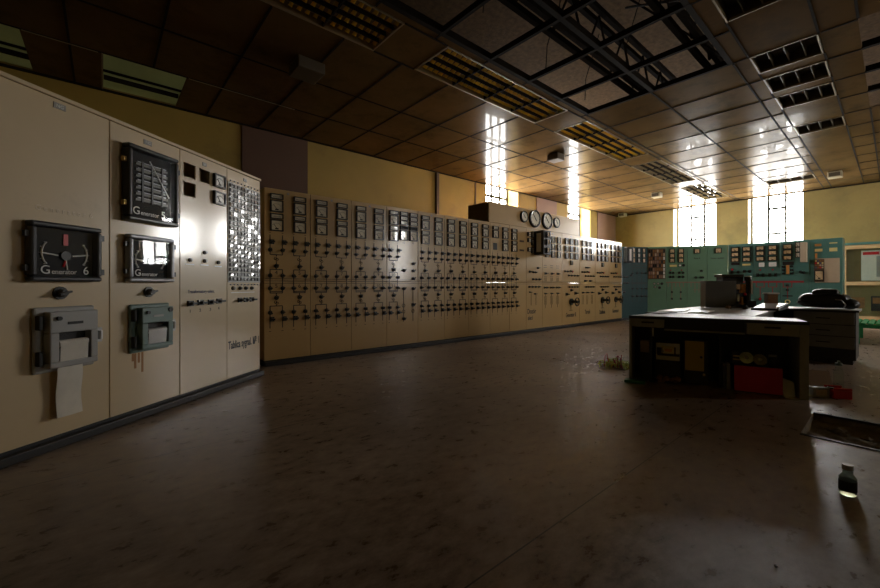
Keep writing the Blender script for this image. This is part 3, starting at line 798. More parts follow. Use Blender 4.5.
for k in range(15):
    w=TS[k+1]-TS[k]
    P=panel(TL[k],TX+TS[k],TY,0,w,TH,'beige',ZS,group=G2)
    b=MB(); red=MB()
    if k not in (3,8): plate(P,w*.5,2.285,'',.03,.028)
    b.hline(.01,w-.01,ZS+.03,.006); b.hline(.01,w-.01,ZS-.03,.006)
    if k in (0,1,2,4,5,6,7):
        for j,fx in enumerate((.25,.75)):
            feeder(P,b,w*fx,num,miss=(k==7 and j==0),rnd=rnd); num+=1
    elif k==3:
        feeder(P,b,w*.2,num,top=False,rnd=rnd); num+=1
        x=w*.2; meter(P,x,2.236,.165,.065,'dial','strip',fr=.012); meter(P,x,2.115,.165,.155); meter(P,x,1.985,.165,.075,'dial','strip',fr=.012); meter(P,x,1.856,.165,.16)
        for fx in (.52,.83):
            x=w*fx
            for z in (2.24,2.165,2.09): meter(P,x,z,.155,.066,'dial','strip',fr=.01)
            meter(P,x,2.01,.155,.066,'dialblack','strip',fr=.01); meter(P,x,1.885,.16,.165)
            b.vline(x,1.0,.45); 
            for z in (.72,.62): b.ring((x,-.002,z),.028,.004,n=14,k=4)
            text_into(b,'12' if fx<.6 else '11',.05,x,1.75)
        for fx,z in ((.52,1.30),(.83,1.42),(.83,1.30),(.83,1.17),(.52,1.0),(.83,1.0),(.83,.73),(.52,.50)): knob(P,w*fx,z,.022,.05,.9)
    elif k==8:
        feeder(P,b,w*.25,num,rnd=rnd); num+=1
        for z in (2.02,1.82): red.box(w*.60,w*.86,-.004,0,z-.02,z+.02)
    elif k==9:
        for z in (2.19,2.06,1.85): meter(P,.10,z,.12,.09,'dial','strip',fr=.012)
        for z in (2.19,2.02,1.84): meter(P,.22,z,.10,.13,'dialw',fr=.012)
        rb=MB(); rb.box(.285,.575,-.26,-.002,1.74,2.28,0)
        o=part('relay_box',rb,M['black'],P,bevel=.012,smooth=False)
        g_=MB(); g_.box(.279,.284,-.19,-.07,1.80,2.22); part('relay_glass',g_,M['dialw'],o,smooth=False)
        for z in (2.19,2.02,1.84):
            mm=meter(P,.43,z,.11,.12,'dialo',y=-.26,fr=.012)
        for x,z in ((.12,1.36),(.25,1.35),(.33,1.35),(.42,1.45),(.24,1.19),(.36,1.19),(.48,1.19)): knob(P,x,z,.022,.06,.3)
        for x in (.1,.22,.34,.46): knob(P,x,1.02,.02,.05,0); 
        for x,z in ((.14,.9),(.32,.86)): switch(P,x,z,.07,.03,.04); b.vline(x+.04,.88,.60)
        lettering(P,'Dozór',.15,.04,.42,'ink',xs=.8); lettering(P,'sieci',.13,.06,.28,'ink',xs=.8)
    elif k==10:
        for fx in (.2,.5,.8):
            for z in (2.14,1.965,1.79): meter(P,w*fx,z,.13,.15,'dial')
        for j,fx in enumerate((.14,.45,.76)):
            b.hline(w*fx-.05,w*fx+.05,1.52,.01); b.hline(w*fx-.05,w*fx+.05,1.47,.01)
            switch(P,w*fx,1.33,.07,.05,.05); b.hline(w*fx-.06,w*fx+.06,1.26,.008)
            for s in (-.04,0,.04): b.vline(w*fx+s,1.24,1.14,.006); b.vline(w*fx+s,.8,.6,.006)
            knob(P,w*fx-.04,1.0,.02,.06,0); knob(P,w*fx+.05,1.0,.02,.06,0); switch(P,w*fx,.86,.08,.03,.04); b.vline(w*fx,.85,.52,.01)
    else:
        nm={11:'Generator 8',12:'Tartak',13:'Zasilanie',14:'Generator'}[k]
        for fx in (.22,.5,.78):
            for z in (2.15,1.965,1.79): meter(P,w*fx,z,.135,.15,'dialw')
        if k!=12: meter(P,w*.5,1.62,.085,.11,'dialw')
        else:
            for fx in (.40,.52): switch(P,w*fx,1.52,.08,.045,.05)
        for fx,z in ((.15,1.40),(.30,1.40),(.46,1.41),(.36,1.30),(.52,1.30),(.70,1.30),(.86,1.30)): knob(P,w*fx,z,.022,.055,.4)
        lamp(P,w*.58,1.40,.02,'redbright')
        for fx in (.4,.55,.7,.85): knob(P,w*fx,1.01,.02,.06,0)
        b.hline(w*.3,w*.95,1.01,.02)
        if k!=12:
            switch(P,w*.25,.83,.085,.07,.06); switch(P,w*.75,.85,.085,.07,.06); knob(P,w*.5,.93,.03,.07,0)
            lettering(P,nm,.15,w*.5,.26,'ink','CENTER',xs=.62)
            hub=MB(); hub.cyl((0,0,0),(0,-.03,0),.085,n=18).cyl((0,-.03,0),(0,-.17,0),.035,n=12)
            o=part('handwheel',hub,M['black'],P,(w*.5,0,.64))
            wh=MB(); wh.ring((0,-.17,0),.10,.013,n=22,k=6).cyl((0,-.155,0),(0,-.195,0),.035,n=12)
            for i in range(3):
                t=2*PI*i/3+.4; wh.cyl((0,-.17,0),(.1*math.cos(t),-.17,.1*math.sin(t)),.009,n=6)
            part('rim',wh,M['black'],o)
            b.vline(w*.5,.55,.42,.012); b.hline(w*.4,w*.6,.42,.01)
        else:
            for fx in (.2,.48,.78): switch(P,w*fx,.86,.09,.04,.05); b.vline(w*fx-.03,.8,.55,.006); b.vline(w*fx+.03,.8,.55,.006)
            for fx in (.34,.66): switch(P,w*fx,1.17,.09,.045,.05)
            lettering(P,nm,.15,w*.5,.30,'ink','CENTER',xs=.7)
    part('mimic_lines',b,M['line'],P,smooth=False)
    if red.v: part('red_bars',red,M['darkwood'],P,smooth=False)
b=MB(); b.box(0,10.19,-.04,-.0,.001,.06)
tag(part('floor_kerb',b,M['plinth'],None,(TX,TY,0),bevel=.006,smooth=False),'black kerb along the foot of the long beige panel row','kerb')
# dial box on top
t_=thing('dial_box','beige box with four round black-rimmed dials on top of the long row','instrument box',(TX+4.31,TY,TH+.002))
L_=3.45
part('case',MB().box(0,L_,.0,.60,0,.42),M['beige'],t_,bevel=.006,smooth=False)
part('end_plate',MB().box(-.012,-.001,.02,.58,.02,.40),M['darkwood'],t_,smooth=False)
for s,r in ((5.43,.125),(5.82,.2),(6.30,.195),(6.695,.125)):
    bz=MB(); bz.ring((0,-.03,0),r*.9,r*.12,n=28,k=8); bz.cyl((0,0,0),(0,-.03,0),r,n=28)
    o=part('round_dial',bz,M['black'],t_,(s-4.31,0,.23))
    fc=MB(); fc.cyl((0,-.03,0),(0,-.036,0),r*.86,n=28,m=0)
    for i in range(12):
        a=2*PI*i/12; fc.cyl((r*.66*math.cos(a),-.038,r*.66*math.sin(a)),(r*.8*math.cos(a),-.038,r*.8*math.sin(a)),r*.025,n=4,m=1)
    fc.cyl((r*.2,-.04,-r*.25),(-r*.42,-.04,r*.5),r*.035,n=4,m=1)
    part('dial_face',fc,[M['dial'],M['ink']],o,smooth=False)

# ------------------------------------------------------------------ TEAL / GREEN ARC
GH=2.21; G3='green panels of the curved switchboard'
def onrow(x,y,ang,s): a=math.radians(ang); return (x+math.cos(a)*s, y+math.sin(a)*s)
B1=(11.772,5.322,-30); MM=(12.525,4.893,-60); RR=(13.550,3.113,-90)
# B1
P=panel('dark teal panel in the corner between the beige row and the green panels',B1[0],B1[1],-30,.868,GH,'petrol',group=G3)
rb=MB(); rb.box(.04,.25,-.20,-.002,1.72,2.19); o=part('relay_box',rb,M['black'],P,bevel=.03,smooth=False)
part('relay_glass',MB().box(.1,.16,-.206,-.2015,1.78,2.12),M['dialw'],o,smooth=False)
for z in (2.10,1.95,1.80): meter(P,.36,z,.13,.14,'dialo',fr=.014)
for x in (.55,.72):
    for z in (2.10,1.95,1.80): meter(P,x,z,.10,.13,'dialw' if x<.6 else 'dialo',fr=.014)
b=MB()
for z,x0,x1 in ((1.66,.3,.84),(1.58,.33,.84),(1.13,.3,.85),(1.10,.3,.85),(.74,.3,.85)): b.hline(x0,x1,z,.012)
for x in (.34,.50,.66,.80): b.vline(x,1.55,1.13,.008); b.vline(x,1.1,.55,.008)
part('mimic_lines',b,M['line'],P,smooth=False)
for x,z in ((.08,1.3),(.16,1.3),(.08,1.12),(.18,1.12),(.06,.85),(.3,1.35)): knob(P,x,z,.025,.06,.4)
for x in (.34,.50,.66,.80):
    knob(P,x,1.42,.018,.04,.4); knob(P,x,.95,.018,.04,.4); switch(P,x,.72,.05,.05,.05)
# M row
ms=[0,.496,1.041,1.545,2.059]
ML=['green panel with a brown mosaic of signal windows in the curved switchboard',
    'green panel with two columns of cream meters, beside the brown signal mosaic',
    'green panel with a single cream meter and a faint inscription, nearer the signal mosaic',
    'green panel with a single cream meter, touching the teal panels under the wide window']
for k in range(4):
    w=ms[k+1]-ms[k]; x,y=onrow(*MM,ms[k]); P=panel(ML[k],x,y,-60,w,GH,'green',group=G3); b=MB()
    if k==0:
        fr=MB(); fr.box(.01,.47,-.03,0,1.24,2.15); o=part('signal_frame',fr,M['darkwood'],P,smooth=False)
        rs=random.Random(9)
        sm=[MB().box(-.021,.021,-.04,-.03,-.044,.044).mesh('signal_window',M[c],False) for c in ('junk','woodtan','black','dialw','mauve')]
        for i in range(8):
            for j in range(8):
                c=rs.choices(range(5),[4,2,3,.4,5])[0]
                if i==7 and j>=4: c=3
                link('signal_window',sm[c],P,(.045+.0556*i,0,2.08-.11*j))
        for x_,z_ in ((.18,1.10),(.28,1.10),(.38,1.10),(.2,1.0),(.32,.98)): lamp(P,x_,z_,.03,'dialgrey' if x_<.3 else 'ink')
    elif k==1:
        for x_ in (.155,.385):
            for z_ in (2.07,1.93,1.79): meter(P,x_,z_,.135,.13,'dialo',fr=.018)
        o=part('light_bar',MB().box(.09,.27,-.03,0,1.60,1.66),M['lampy'],P,smooth=False)
        lamp(P,.36,1.64,.03,'lampw'); lamp(P,.45,1.64,.03,'ink')
        for x_ in (.10,.18,.34,.44):
            for z_ in (1.42,1.30): switch(P,x_,z_,.05,.07,.05)
        for x_ in (.12,.4): lamp(P,x_,1.5,.016,'redbright')
        b.hline(.0,w,1.14,.03)
        for x_ in (.05,.15,.25,.35,.45): b.vline(x_,1.14,1.0,.016)
        for x_ in (.15,.38):
            b.vline(x_,1.0,.6,.014)
            for z_ in (.85,.65): knob(P,x_,z_,.022,.05,.3)
    elif k==2:
        meter(P,.25,2.05,.15,.14,'dialo',fr=.018); lettering(P,'Pole 4',.06,.25,1.82,'line','CENTER')
        for x_,z_ in ((.36,1.47),(.22,1.28),(.34,1.28),(.39,1.28)): knob(P,x_,z_,.028,.06,.4)
        b.hline(0,.46,1.14,.03)
        for x_ in (.1,.2,.3,.4): b.vline(x_,1.14,1.0,.014)
        for x_ in (.2,.3): b.vline(x_,1.0,.84,.014)
        b.hline(.15,.35,.92,.014)
    else:
        meter(P,.27,2.05,.16,.15,'dialo',fr=.018); lettering(P,'Pomiar napięcia',.05,.25,1.82,'line','CENTER')
    if b.v: part('mimic_lines',b,M['mauve'],P,smooth=False)
# R row
rsm=[0,.571,1.142,1.713,2.295]
RL=['teal panel standing behind the dismantled instrument on the desk, under the wide window',
    'teal panel with two white lit-looking lamps under its meter columns',
    'teal panel with a tan swung-out box beside its meters and a yellow ring mark',
    'teal end panel with a tan board and a small mosaic, beside the glazed case']
for k in range(4):
    w=rsm[k+1]-rsm[k]; P=panel(RL[k],RR[0],RR[1]-rsm[k],-90,w,GH,'teal',group=G3); b=MB(); o0=rsm[k]
    def col(x,zs=(2.06,1.92,1.77),dm='dialo',sc=1):
        for z_ in zs: meter(P,x,z_,.19*sc,.13,dm,fr=.022)
    if k==0:
        col(.17); col(.43); part('black_strip',MB().box(.08,.27,-.02,0,1.62,1.69),M['blackmat'],P,smooth=False)
        part('light_bar',MB().box(.34,.52,-.03,0,1.60,1.65),M['lampy'],P,smooth=False)
        for x_,z_ in ((.1,1.42),(.24,1.42),(.38,1.44),(.50,1.44)): switch(P,x_,z_,.06,.08,.05)
        lamp(P,.1,1.5,.03,'redbright')
        b.hline(.1,w,1.145,.045)
    if k==1:
        col(.155); col(.415)
        for x0,x1 in ((.13,.25),(.34,.50)): part('lamp_block',MB().box(x0,x1,-.05,0,1.55,1.67),M['lampw'],P,bevel=.015,smooth=False)
        for x_ in (.10,.22,.36,.48):
            switch(P,x_,1.33,.06,.09,.05)
        for x_ in (.16,.42): lamp(P,x_,1.47,.018,'redbright')
        b.hline(0,w,1.145,.045)
        for x_ in (.155,.415):
            b.box(x_-.09,x_+.09,-.0025,0,1.0,1.015); b.vline(x_-.085,1.0,1.14,.015); b.vline(x_+.085,1.0,1.14,.015); b.vline(x_,.62,1.0,.016)
            lamp(P,x_,.68,.028,'redbright')
    if k==2:
        col(.145); part('black_strip',MB().box(.05,.27,-.03,0,1.58,1.67),M['blackmat'],P,smooth=False)
        for z_ in (2.10,1.97,1.83): meter(P,.345,z_,.10,.13,'dialw',fr=.016)
        bx_=MB().box(.41,.53,-.20,-.001,1.64,2.14); o=part('swung_box',bx_,M['woodtan'],P,bevel=.008,smooth=False)
        part('orange_tag',MB().box(.12,.18,-.012,0,1.34,1.58),M['orange'],P,smooth=False)
        for x_ in (.07,.23):
            for z_ in (1.54,1.45,1.36): switch(P,x_,z_,.06,.05,.05)
        for x_,z_ in ((.40,1.40),(.46,1.38)): knob(P,x_,z_,.026,.06,.5)
        b.hline(0,.46,1.145,.045); x_=.145
        b.box(x_-.09,x_+.09,-.0025,0,1.0,1.015); b.vline(x_-.085,1.0,1.14,.015); b.vline(x_+.085,1.0,1.14,.015); b.vline(x_,.72,1.0,.016)
        for z_ in (1.05,.93): switch(P,x_,z_,.06,.05,.05)
        part('caption_strip',MB().box(x_-.1,x_+.1,-.003,0,.76,.79),M['ink'],P,smooth=False)
        yr=MB().ring((x_,-.008,.62),.045,.014,n=18,k=6); part('yellow_ring',yr,M['lampy'],P)
    if k==3:
        part('tan_board',MB().box(.10,.53,-.03,0,1.12,1.72),M['woodtan'],P,bevel=.004,smooth=False)
        fr=MB(); fr.box(.085,.265,-.04,-.0305,1.14,1.70); o=part('mosaic_frame',fr,M['darkwood'],P,smooth=False)
        rs=random.Random(4); sm=[MB().box(-.016,.016,-.048,-.04,-.02,.02).mesh('mosaic_tile',M[c],False) for c in ('junk','lampy','redbright','inkblue','woodtan')]
        for i in range(4):
            for j in range(4): link('mosaic_tile',sm[rs.randrange(5)],P,(.115+.04*i,0,1.66-.055*j))
        meter(P,.175,1.30,.17,.24,'dialo',y=-.04,fr=.016)
        for x_,z_,w_,h_,c in ((.15,2.06,.12,.06,'orange'),(.16,1.93,.14,.07,'lampy'),(.42,2.09,.14,.025,'lampy'),(.42,1.93,.14,.09,'lampy'),(.115,1.79,.04,.12,'orange')):
            part('label_tag',MB().box(x_-w_/2,x_+w_/2,-.006,0,z_-h_/2,z_+h_/2),M[c],P,smooth=False)
    if b.v: part('mimic_lines',b,M['red_line'],P,smooth=False)

# ------------------------------------------------------------------ GLAZED CASE, BENCH
cx0,cx1=-.95,.97      # along Y on the back wall
t_=thing('display_case','glazed pale wood display case with posters standing against the back wall','display case',(XW-.002,cx1,.12),-PI/2)
Wc=cx1-cx0; Hc=2.02; dp=.26
fr=MB()
for x_ in (0,Wc/2-.05,Wc-.10): fr.box(x_,x_+.10,-dp,-dp+.05,0,Hc)
for z_ in (0,.93,Hc-.10):
    fr.box(.10,Wc/2-.05,-dp,-dp+.05,z_,z_+.10).box(Wc/2+.05,Wc-.10,-dp,-dp+.05,z_,z_+.10)
part('frame',fr,M['wood'],t_,bevel=.004,smooth=False)
part('back_panel',MB().box(0,Wc,-.02,0,-.12,Hc).box(0,.02,-dp+.05,-.02,-.12,Hc).box(Wc-.02,Wc,-dp+.05,-.02,-.12,Hc).box(.02,Wc-.02,-dp+.05,-.02,Hc-.02,Hc).box(.02,Wc-.02,-dp+.02,-.02,-.12,0),M['caseback'],t_,smooth=False)
for x0 in (.10,Wc/2+.05):
    for z0,z1 in ((.10,.93),(1.03,Hc-.10)): part('glass_pane',MB().box(x0,x0+Wc/2-.15,-dp+.02,-dp+.026,z0,z1),M['glass'],t_,smooth=False)
# posters in the case
p_=thing('wall_poster','white poster with a red banner and blue-grey picture behind the case glass','poster',(XW-.024,.60,1.18),-PI/2)
pb=MB(); pb.box(0,.80,-.004,0,0,.82,0).box(.03,.33,-.006,-.004,.70,.78,1).box(.28,.78,-.006,-.004,.1,.66,2).box(.36,.6,-.008,-.006,.3,.56,3)
part('sheet',pb,[M['paper'],M['redbright'],M['greymetal'],M['inkblue']],p_,smooth=False)
for i,(yy,zz,w_,h_,c,l) in enumerate(((.83,.42,.30,.30,'junk','brown picture low in the glazed case, nearest the teal end panel'),(.42,.36,.5,.4,'deskdark','dark picture low in the glazed case under the red-banner poster'))):
    o=tag(part('wall_poster',MB().box(0,w_,-.004,0,0,h_,0).box(.03,w_-.03,-.006,-.004,h_*.5,h_-.04,1),[M[c],M['junk']],None,(XW-.024,yy,zz),(0,0,-PI/2),smooth=False),l,'poster')
# bench
t_=thing('slatted_bench','bright green slatted bench behind the drawer desk','bench',(10.3,.50,0),0)
for i in range(22):
    y=-.04-.092*i
    part('slat',MB().box(0,1.25,y-.033,y+.033,.355,.38),M['benchgreen'],t_,bevel=.006,smooth=False)
for x in (.03,1.17): part('rail',MB().box(x,x+.05,-2.05,0,.29,.354),M['benchgreen'],t_,smooth=False)
for x in (.03,1.17):
    for y in (-.06,-1.98): part('leg',MB().box(x,x+.05,y-.03,y+.03,0,.289),M['benchgreen'],t_,smooth=False)

# ------------------------------------------------------------------ DESKS
DA=-71.7; DX,DY=4.44,1.93
dr=math.radians(DA)
def dpos(x,y): return (DX+math.cos(dr)*x-math.sin(dr)*y, DY+math.sin(dr)*x+math.cos(dr)*y)
t_=thing('control_desk','dark grey desk with a kneehole and two drawers, closest of the joined desks','desk',(DX,DY,0),dr)
top=MB(); top.prism([(0,0),(1.495,0),(1.495,.44),(1.17,.56),(.9,.86),(.20,.56)],.695,.72)
part('desk_top',top,M['desktop'],t_,bevel=.004,smooth=False)
part('top_edge',MB().box(.0,1.495,-.006,-.0005,.69,.722),M['deskdark'],t_,smooth=False)
part('side_panel',MB().box(.0,.025,.01,.50,0,.694),M['desklight'],t_,smooth=False)
part('side_panel',MB().box(1.43,1.495,.01,.44,0,.694),M['desklight'],t_,bevel=.003,smooth=False)
part('divider',MB().box(.20,.222,.03,.50,0,.56),M['deskdark'],t_,smooth=False)
part('divider',MB().box(.83,.85,.12,.46,0,.56),M['deskdark'],t_,smooth=False)
part('back_board',MB().box(.02,1.44,.43,.46,0.0,.694),M['deskdark'],t_,smooth=False)
part('apron',MB().box(.34,1.03,.06,.08,.60,.694).box(.34,1.03,.045,.38,.59,.60),M['deskdark'],t_,smooth=False)
part('pen_rail',MB().box(.34,1.03,.015,.06,.572,.586),M['desklight'],t_,smooth=False)
for x0,x1,z0 in ((.03,.337,.60),(1.04,1.425,.578)):
    o=part('drawer',MB().box(x0,x1,.004,.38,z0,.69),M['desklight'],t_,bevel=.004,smooth=False)
    h=MB(); xc=(x0+x1)/2; h.box(xc-.06,xc+.06,-.014,.0035,.645,.663); part('handle',h,M['black'],o,smooth=False)
part('metal_strip',MB().box(.226,.240,.02,.03,.50,.59),M['steel'],t_,smooth=False)
# side desk
t_=thing('side_desk','long grey-topped desk behind the kneehole desk, carrying the dismantled instrument','desk',(5.36,1.03,0),0)
q0=[dpos(.20,.565),dpos(.9,.865),dpos(1.17,.565)]
poly=[(q0[0][0]-5.36+.01,q0[0][1]-1.03),(q0[1][0]-5.36+.01,q0[1][1]-1.03),(q0[2][0]-5.36+.02,q0[2][1]-1.03),(2.06,.06),(2.06,.98),(.35,1.05)]
top=MB(); top.prism(poly,.696,.721); part('desk_top',top,M['desktop'],t_,bevel=.004,smooth=False)
part('body',MB().box(.42,2.05,.12,.94,.08,.694),M['desk'],t_,smooth=False)
part('plinth',MB().box(.46,2.01,.16,.90,0,.08),M['deskdark'],t_,smooth=False)
# drawer desk
t_=thing('drawer_desk','dark drawer desk at the back carrying the black bag','desk',(7.46,.33,0),0)
part('desk_top',MB().box(-.01,.66,-.03,1.75,.70,.725),M['desktop'],t_,bevel=.004,smooth=False)
part('carcass',MB().box(.012,.62,0,.62,.06,.698).box(.30,.62,.62,1.72,.06,.698),M['deskdark'],t_,smooth=False)
part('plinth',MB().box(.04,.6,.03,.6,0,.06),M['deskdark'],t_,smooth=False)
for z0,z1 in ((.53,.69),(.375,.52),(.21,.365)):
    o=part('drawer',MB().box(-.004,.0115,.01,.61,z0,z1),M['desk'],t_,bevel=.003,smooth=False)
    zc=(z0+z1)/2; part('handle',MB().box(-.022,-.005,.24,.38,zc-.006,zc+.008),M['black'],o,smooth=False)
part('top_edge',MB().box(-.016,-.0105,-.03,1.75,.698,.722),M['deskdark'],t_,smooth=False)

# bag on the drawer desk
t_=thing('leather_bag','slumped black leather bag with a flat flap lying on the drawer desk','bag',(7.76,.63,.731))
def lump(x0,x1,y0,y1,z0,z1,jit,sd,bev):
    b=MB(); rr=random.Random(sd); nx,ny,nz=5,7,3; V=[];idx={}
    for i in range(nx+1):
        for j in range(ny+1):
            for k in range(nz+1):
                if 0<i<nx and 0<j<ny and 0<k<nz: continue
                u,v_,w_=i/nx*2-1,j/ny*2-1,k/nz*2-1
                f_=1-.10*(abs(u)**3*abs(v_)**3+abs(v_)**3*abs(w_)**3)-.06*abs(w_)**2
                idx[i,j,k]=len(V); V.append(((x0+x1)/2+(x1-x0)/2*u*f_+rr.uniform(-jit,jit),(y0+y1)/2+(y1-y0)/2*v_*f_+rr.uniform(-jit,jit),(z0+z1)/2+(z1-z0)/2*w_*(1-.15*abs(v_)**2) + (rr.uniform(-jit,jit) if k else 0)))
    Fq=[]
    for i in range(nx):
        for j in range(ny):
            Fq+=[(idx[i,j,0],idx[i,j+1,0],idx[i+1,j+1,0],idx[i+1,j,0]),(idx[i,j,nz],idx[i+1,j,nz],idx[i+1,j+1,nz],idx[i,j+1,nz])]
    for i in range(nx):
        for k in range(nz):
            Fq+=[(idx[i,0,k],idx[i+1,0,k],idx[i+1,0,k+1],idx[i,0,k+1]),(idx[i,ny,k],idx[i,ny,k+1],idx[i+1,ny,k+1],idx[i+1,ny,k])]
    for j in range(ny):
        for k in range(nz):
            Fq+=[(idx[0,j,k],idx[0,j,k+1],idx[0,j+1,k+1],idx[0,j+1,k]),(idx[nx,j,k],idx[nx,j+1,k],idx[nx,j+1,k+1],idx[nx,j,k+1])]
    b.add(V,Fq); return b
def soft(o): sb=o.modifiers.new('soft','SUBSURF'); sb.levels=2; sb.render_levels=2; return o
soft(part('body',lump(-.16,.16,-.25,.30,.008,.21,.016,2,0),M['leather'],t_))
soft(part('flap',lump(-.12,.13,-.13,.15,.17,.275,.010,3,0),M['leather'],t_))
part('pocket',MB().blob((-.08,.20,.09),(.09,.10,.055),12,7,.10,seed=5),M['leather'],t_); part('pocket',MB().blob((-.06,-.22,.07),(.10,.12,.068),12,7,.12,seed=6),M['leather'],t_)
b=MB(); b.tube([(-.15,-.10,.13),(-.18,-.16,.12),(-.19,-.2,.06),(-.18,-.18,.012)],.008,8); part('buckle',b,M['steel'],t_)

# dismantled instrument on side desk
fx=math.radians(-52)
t_=thing('instrument_cabinet','dark grey metal instrument case with its inner works exposed, standing on the desk','instrument',(7.02,1.70,.722),fx)
part('cover',MB().box(-.20,.20,-.012,0,.0,.40).box(-.212,-.20,-.012,.16,0,.40).box(-.20,.20,0,.16,.39,.40),M['darkgrey'],t_,bevel=.003,smooth=False)
part('chassis',MB().box(.20,.36,.02,.14,.0,.02).box(.20,.36,.13,.14,.02,.38).box(.20,.205,.02,.13,.02,.36),M['blackmat'],t_,smooth=False)
cm=MB()
part('coil_bank',MB().box(.215,.262,-.0,.06,.27,.35,0).box(.27,.295,.0,.06,.22,.35,1).box(.305,.33,.0,.06,.22,.35,1).box(.22,.25,0,.07,.09,.2,2).box(.27,.30,0,.07,.03,.16,1),[M['wood'],M['orange'],M['steel']],t_,bevel=.004,smooth=False)
part('red_cap',MB().blob((.315,-.01,.20),(.02,.02,.022),10,6),M['redbright'],t_)
part('works',MB().box(.335,.345,-.01,.1,.03,.36,0).cyl((.25,.02,.24),(.34,.02,.24),.008,n=8,m=1).cyl((.25,.02,.06),(.34,.02,.06),.008,n=8,m=1),[M['black'],M['brass']],t_,smooth=False)
t_=thing('relay_unit','tall dark relay unit with a glass tube standing behind the dismantled instrument','instrument',(7.32,1.58,.722),fx)
part('case',MB().box(-.18,.10,0,.2,.10,.46,0).box(.0,.12,-.05,.2,0,.10,1),[M['blackmat'],M['blackmat']],t_,bevel=.004,smooth=False)
part('lid',MB().box(-.20,.10,-.02,.22,.461,.50),M['black'],t_,bevel=.004,smooth=False)
part('tube',MB().cyl((.17,.02,.1),(.17,.02,.40),.035,n=14).cyl((.17,.02,.40),(.17,.02,.46),.05,n=14),M['black'],t_)
part('tube_cap',MB().cyl((.17,.02,.461),(.17,.02,.475),.04,n=14),M['dialw'],t_)
part('tube_window',MB().box(.192,.215,-.02,-.0,.2,.40),M['woodtan'],t_,smooth=False)
part('base',MB().box(.10,.24,-.06,.12,.0,.099),M['blackmat'],t_,smooth=False)
t_=thing('small_carton','small brown carton with a white lid on the sloped paper stand','box',(7.30,1.14,.798),fx)
part('carton',MB().box(-.06,.06,0,.1,0,.13),M['junk'],t_,smooth=False); part('lid',MB().box(-.075,.075,-.01,.11,.131,.15),M['paper'],t_,smooth=False)
t_=thing('paper_stand','low black sloped stand with white sheets on it beside the relay unit','stand',(6.95,1.14,.722),0)
part('stand',MB().add([(-.25,-.15,0),(.48,-.15,0),(.48,.14,0),(-.25,.14,0),(-.25,-.15,.02),(.48,-.15,.075),(.48,.14,.075),(-.25,.14,.02)],[(0,3,2,1),(4,5,6,7),(0,1,5,4),(1,2,6,5),(2,3,7,6),(3,0,4,7)]),M['blackmat'],t_,smooth=False)
sl=.055/.87
part('sheets',MB().add([(-.22,-.12,.024),(.42,-.13,.073),(.43,.11,.0735),(-.2,.12,.0255),(-.22,-.12,.030),(.42,-.13,.079),(.43,.11,.0795),(-.2,.12,.0315)],[(0,3,2,1),(4,5,6,7),(0,1,5,4),(1,2,6,5),(2,3,7,6),(3,0,4,7)]),M['white'],t_,smooth=False)
# handset in front of the instrument
t_=thing('telephone_handset','dark old telephone handset lying in front of the dismantled instrument','telephone',(6.80,1.46,.722),math.radians(-60))
part('grip',MB().tube([(-.09,0,.035),(-.04,0,.055),(.04,0,.055),(.09,0,.035)],[.018,.016,.016,.018],10),M['leather'],t_)
part('earpiece',MB().cyl((-.10,0,.002),(-.095,0,.045),.036,.026,n=16),M['junk'],t_)
part('mouthpiece',MB().cyl((.10,0,.002),(.095,0,.045),.036,.026,n=16),M['leather'],t_)
# papers on desk
def sheet(pts,z,label,name='paper_sheet',mt='white',h=.006):
    cx=sum(p[0] for p in pts)/len(pts); cy=sum(p[1] for p in pts)/len(pts)
    return tag(part(name,MB().prism([(x-cx,y-cy) for x,y in pts],0,h),M[mt],None,(cx,cy,z),smooth=False),label,'paper')
sheet([(5.32,1.92),(5.45,1.72),(6.0,1.80),(6.1,2.0)],.723,'white sheets lying at the outer corner of the desk top',h=.012)
sheet([(5.32,1.62),(5.42,1.45),(5.92,1.50),(5.9,1.7)],.723,'white folder lying on the desk top in front of the instrument case',h=.014)
tag(part('black_folder',MB().box(-.30,.0,-.2,.0,0,.008),M['deskdark'],None,(5.30,1.9,.722),(0,0,-.3),smooth=False),'thin black folder at the outer desk edge under the sheets','folder')

# things in and around the kneehole
def dthing(name,label,cat,x,y,z=0,rz=0): 
    X,Y=dpos(x,y); return thing(name,label,cat,(X,Y,z),dr+rz)
# locomotive picture
t_=dthing('picture_card','white picture card of a yellow and black locomotive propped under the desk','picture',.37,.13,.02)
part('stand_block',MB().box(-.12,.12,.03,.2,-.02,.215),M['deskdark'],t_,smooth=False)
pc=MB(); pc.box(-.113,.113,.012,.02,.215,.40,0)
pc.box(-.06,.06,.009,.012,.285,.37,1).box(-.105,-.045,.009,.012,.275,.35,2).box(-.1,.11,.008,.012,.262,.288,2).box(.06,.075,.008,.012,.285,.36,2).box(-.03,.04,.007,.009,.31,.34,3).cyl((-.05,.008,.31),(-.05,.004,.31),.014,n=12,m=4)
part('card',pc,[M['paper'],M['lampy'],M['ink'],M['orange'],M['dialgrey']],t_,smooth=False)
t_=dthing('carton','small tan carton on the shelf at the outer end of the kneehole','box',.145,.16,.0)
part('shelf_block',MB().box(-.05,.05,.0,.2,0,.30),M['deskdark'],t_,smooth=False); part('carton',MB().box(-.045,.045,-.01,.1,.301,.43),M['woodtan'],t_,bevel=.004,smooth=False)
t_=dthing('yellow_locker','small yellow-fronted locker standing in the kneehole','locker',.615,.13,.0)
part('case',MB().box(-.09,.12,.02,.27,0,.47),M['deskdark'],t_,smooth=False); o=part('door',MB().box(-.085,.085,.0,.019,.15,.462),M['yellowpanel'],t_,bevel=.003,smooth=False); part('handle',MB().cyl((.06,0,.3),(.06,-.02,.3),.012,n=10),M['black'],o); part('padlock',MB().box(.075,.095,-.01,.015,.105,.125),M['brass'],t_,smooth=False)
t_=dthing('red_locker','low cabinet with a plain dark red front under the drawer','locker',1.13,.03,.0)
